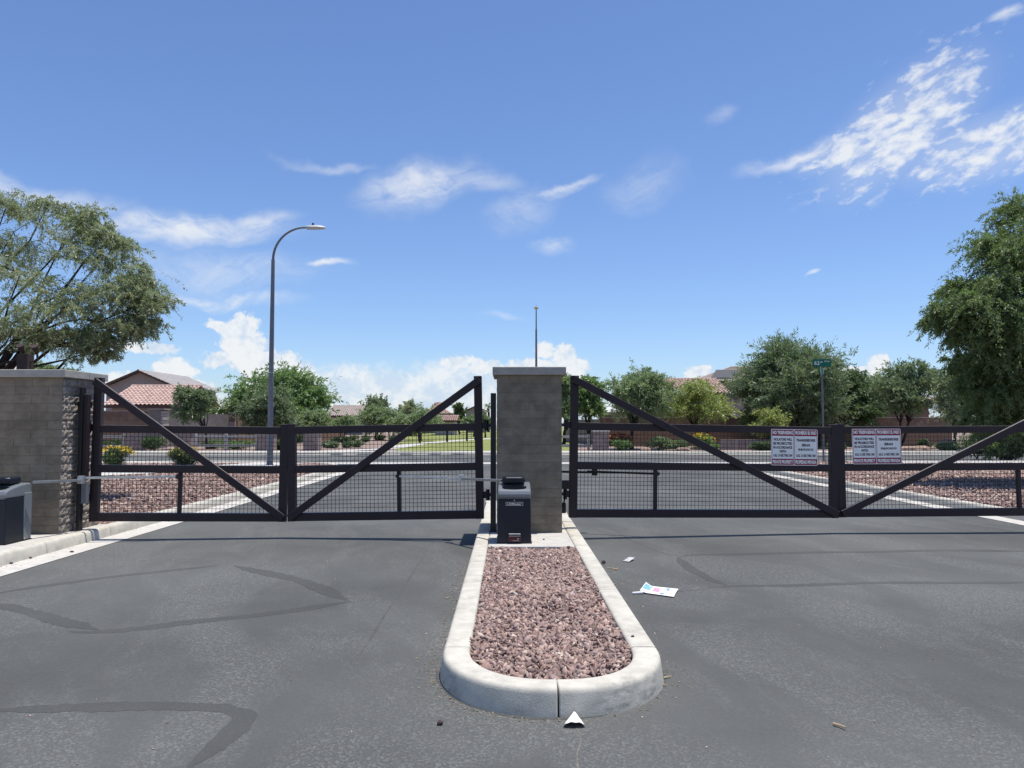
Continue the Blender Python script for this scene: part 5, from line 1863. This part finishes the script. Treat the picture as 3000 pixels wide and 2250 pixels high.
p = at(2787, 1310, 44.2); rock('boulder', 'rounded tan boulder beyond the street, right of the second notice', (p.x, 44.4, .30), (.55, .45, .50), 'boulder', 5, sub=3)
for i, (px, py, Y, s) in enumerate(((2000, 1309, 44, .30), (1890, 1309, 44, .24), (2690, 1309, 44, .42), (2650, 1309, 44.3, .3))):
    p = at(px, py, Y)
    rock('boulder', ('pale flat stone under the gate brace', 'small pale stone beside the straight trunk', 'brown stone left of the rounded boulder', 'small brown stone beside the second notice')[i],
         (p.x, Y, .16), (s * 1.5, s, s * .6), 'boulder', 20 + i)
# pink low retaining edge beyond the street
a, b = pz(2110, 1309, 45.6), pz(2260, 1288, 45.6)
lwll = empty('low_wall', (a.x, 45.6, .1)); tag(lwll, 'low pink retaining wall behind the dark spreading shrub', 'wall')
nb = 8
for i in range(nb):
    MB().box(a.x + (b.x - a.x) * i / nb + .01, a.x + (b.x - a.x) * (i + 1) / nb - .01, 45.6, 45.85, .08, b.z).build('retaining_block', MT['pinkblock'], lwll, bevel=.01)

# ------------------------------------------------------------------ litter on the asphalt
# flyer
fc = [G(1885, 1721), G(1988, 1729), G(1972, 1752), G(1870, 1740)]
fc = [G(1875, 1738), G(1974, 1752), G(1988, 1729), G(1893, 1719)]
fl = empty('paper_flyer', (fc[0].x, fc[0].y, 0)); tag(fl, 'creased blue and white flyer lying on the asphalt right of the island', 'flyer')


def fpt(u, v, dz=0.0):
    p = fc[0].lerp(fc[1], u).lerp(fc[3].lerp(fc[2], u), v)
    z = .006 + .045 * max(0, .18 - u) ** 1.2 * (1 + v) * 3 + .010 * math.sin(u * 7) * math.sin(v * 3.1) ** 2 + .006
    return (p.x, p.y, z + dz)


def fsheet(name, u0, u1, v0, v1, m, dz):
    mb = MB()
    nu, nv = 14, 6
    for j in range(nv + 1):
        for i in range(nu + 1):
            mb.v.append(fpt(u0 + (u1 - u0) * i / nu, v0 + (v1 - v0) * j / nv, dz))
    mb.f += [(j * (nu + 1) + i, j * (nu + 1) + i + 1, (j + 1) * (nu + 1) + i + 1, (j + 1) * (nu + 1) + i) for j in range(nv) for i in range(nu)]
    return mb.build(name, MT[m], fl, smooth=True)


fsheet('sheet', 0, 1, 0, 1, 'paper', 0)
fsheet('blue_field', .02, .24, .30, .92, 'blue_print', .0015)
fsheet('pink_field', .32, .50, .30, .78, 'pink_print', .0015)
fsheet('teal_field', .56, .68, .10, .38, 'teal_print', .0015)
fsheet('teal_field', .66, .76, .70, .92, 'teal_print', .0015)
for k in range(8): fsheet('print_mark', .80 + .05 * (k % 4), .825 + .05 * (k % 4), .25 + .35 * (k // 4), .36 + .35 * (k // 4), 'teal_print', .0015)
q = G(1853, 1741)
mb = MB(); mb.tube([(q.x, q.y, .012), (q.x + .045, q.y + .003, .013), (q.x + .10, q.y + .006, .016)], [.009, .011, .013], 8); mb.build('rolled_corner', MT['paper'], fl)

# torn white cup
cq = G(1682, 2131)
cp = empty('paper_cup', cq); tag(cp, 'torn white paper cup lying on its side at the nose of the island', 'cup')
mb = MB()
nseg, nr_ = 14, 5
for j in range(nr_ + 1):
    t = j / nr_                                 # 0 at the pinched far end, 1 at the mouth towards the camera
    hw, hh = .012 + .046 * t ** .8, .034 - .004 * t
    for i in range(nseg + 1):
        a = R(180 * i / nseg)
        mb.v.append((.012 * (1 - t) + math.cos(a) * hw, .125 * (1 - t) - .014 * math.sin(a) * t, .003 + math.sin(a) ** .8 * hh * (1 + .08 * math.sin(i * 1.7) * t)))
mb.f += [(j * (nseg + 1) + i, j * (nseg + 1) + i + 1, (j + 1) * (nseg + 1) + i + 1, (j + 1) * (nseg + 1) + i) for j in range(nr_) for i in range(nseg)]
o = mb.build('cup_wall', MT['white'], cp, local=True, smooth=True)
sol = o.modifiers.new('thick', 'SOLIDIFY'); sol.thickness = .0016
p = G(1290, 2124); rock('stone', 'single dark stone on the asphalt left of the island nose', (p.x, p.y, .010), (.020, .017, .018), 'splitblock', 41, 'stone', None, 1)
MT['stonedark'] = mat('dark loose stone', (.085, .055, .055), .9, .3, 60)
bpy.data.objects['stone'].data.materials[0] = MT['stonedark']


def twig(label, pts, r0, m='twig', name='twig', cat='twig'):
    p0 = pts[0]
    root = empty(name, (p0.x, p0.y, 0)); tag(root, label, cat)
    mb = MB(); mb.tube([(p.x, p.y, r0 + .004 + .002 * i) for i, p in enumerate(pts)], [r0 * (1 - .5 * i / len(pts)) for i in range(len(pts))], 6)
    mb.build('stick', MT[m], root)
    return root


twig('single tan twig on the open asphalt at lower right', [G(2441, 2126), G(2460, 2132), G(2478, 2140)], .007)
tg = twig('pale forked twig beside the right kerb of the island', [G(1779, 1667), G(1795, 1668), G(1810, 1672)], .006)
mb = MB(); mb.tube([G(1795, 1668, .012), G(1812, 1664, .014)], [.005, .003], 5); mb.build('fork', MT['twig'], tg)
q = G(1838, 1646)
sc_ = empty('paper_scrap', (q.x, q.y, 0)); tag(sc_, 'small crumpled grey scrap right of the island far end', 'litter')
mb = MB(); a, b, c, d = G(1824, 1645), G(1842, 1648), G(1860, 1642), G(1846, 1637)
mb.add([(a.x, a.y, .006), (b.x, b.y, .008), (c.x, c.y, .035), (d.x, d.y, .02), ((a.x + c.x) / 2, (a.y + c.y) / 2, .045)], [(0, 1, 4), (1, 2, 4), (2, 3, 4), (3, 0, 4)])
mb.build('scrap_sheet', MT['lampwhite'], sc_)
mb = MB(); mb.add([(a.x, a.y, .007), (b.x, b.y, .009), ((a.x + b.x) / 2 + .01, a.y + .05, .02)], [(0, 1, 2)]); mb.build('scrap_flap', MT['black'], sc_)
q = G(1769, 1652); rock('stone', 'black clod against the right kerb of the island', (q.x, q.y, .02), (.03, .03, .025), 'stonedark', 44, 'stone', None, 1)
q = G(1593, 1582, .147); rock('stone', 'small brown stone on the median slab right of the operator', (q.x, q.y, .155), (.016, .012, .010), 'stonedark', 45, 'stone', None, 1)
q = G(1853, 1866, .152); rock('stone', 'small brown stone on top of the right kerb of the island', (q.x, q.y, .157), (.012, .010, .008), 'stonedark', 46, 'stone', None, 1)
# grit and stray chips along the island and over the asphalt
def chips():
    r2 = np.random.default_rng(77)
    P = []
    for (x, y) in resample(isl, .08):
        if y > 9: continue
        for _ in range(5 if x < .2 else 3):
            n_ = Vector((x - CXI, min(0, y - YN) * 1.2, 0))
            if n_.length < .01: continue
            n_.normalize()
            d = abs(r2.normal(0, .06)) + .008
            P.append((x + n_.x * d, y + n_.y * d, .003))
    for _ in range(420):
        P.append((r2.uniform(-5, 8), r2.uniform(3.2, 10.5), .003))
    return np.array(P)


o = stones('grit', chips(), .0042, .001, MT['gravel'], 78, OCT, OCTF, bright=1.5)
tag(o, 'fine grit and chips strewn on the asphalt', None, None, 'stuff')
for i, (px, py) in enumerate(((30, 1652), (88, 1636), (210, 1618))):
    q = G(px, py, .006)
    rock('stone', ('dark clod in the gutter at the left picture edge', 'small clod in the left gutter below the operator', 'small clod in the left gutter below the hinge post')[i],
         (q.x, q.y, .014), (.05 - .012 * i, .02, .014), 'stonedark', 60 + i, 'stone', None, 1)
for i, (px, py) in enumerate(((1305, 1755), (1290, 1980), (1945, 1990), (1928, 2010))):
    a_ = G(px, py); b_ = a_ + Vector((.05, .02 * (-1) ** i, 0))
    twig(('tan dry leaf stalk beside the left kerb of the island', 'pale chip of straw at the left of the island nose', 'tan straw stalk against the right of the island nose',
          'second straw stalk lower against the right of the island nose')[i], [a_, (a_ + b_) / 2 + Vector((0, .006, 0)), b_], .005)


def litter():
    r2 = np.random.default_rng(5)
    P = []
    for _ in range(150):
        t = r2.uniform(5, 9)
        x = (XI0 - abs(r2.normal(0, .10)) - .01) if r2.random() < .7 else (XI1 + abs(r2.normal(0, .06)) + .01)
        P.append((x, t, .007))
    for _ in range(60): P.append((r2.uniform(XI0 + .22, XI1 - .22), r2.uniform(4.7, 9.2), .142))
    for _ in range(90): P.append((KL + abs(r2.normal(0, .12)) + .01, r2.uniform(6, 14), .012))
    for _ in range(60): P.append((r2.uniform(-5, 8), r2.uniform(4, 10.5), .006))
    for _ in range(40):
        a = R(r2.uniform(0, 180))
        P.append((CXI + (AI + .03 + abs(r2.normal(0, .03))) * math.cos(a), YN - (BI + .03 + abs(r2.normal(0, .03))) * math.sin(a), .006))
    P = np.array(P)
    D = r2.normal(size=P.shape); D[:, 2] = 0
    v, f, t = leaves(P, D, .022, .007, r2, jitter=.12)
    return place('leaf_litter', np_mesh('leaf_litter', v, f, t), LEAF['dry'])


tag(litter(), 'dry straw coloured leaf litter along the kerbs and in the gravel', None, None, 'stuff')
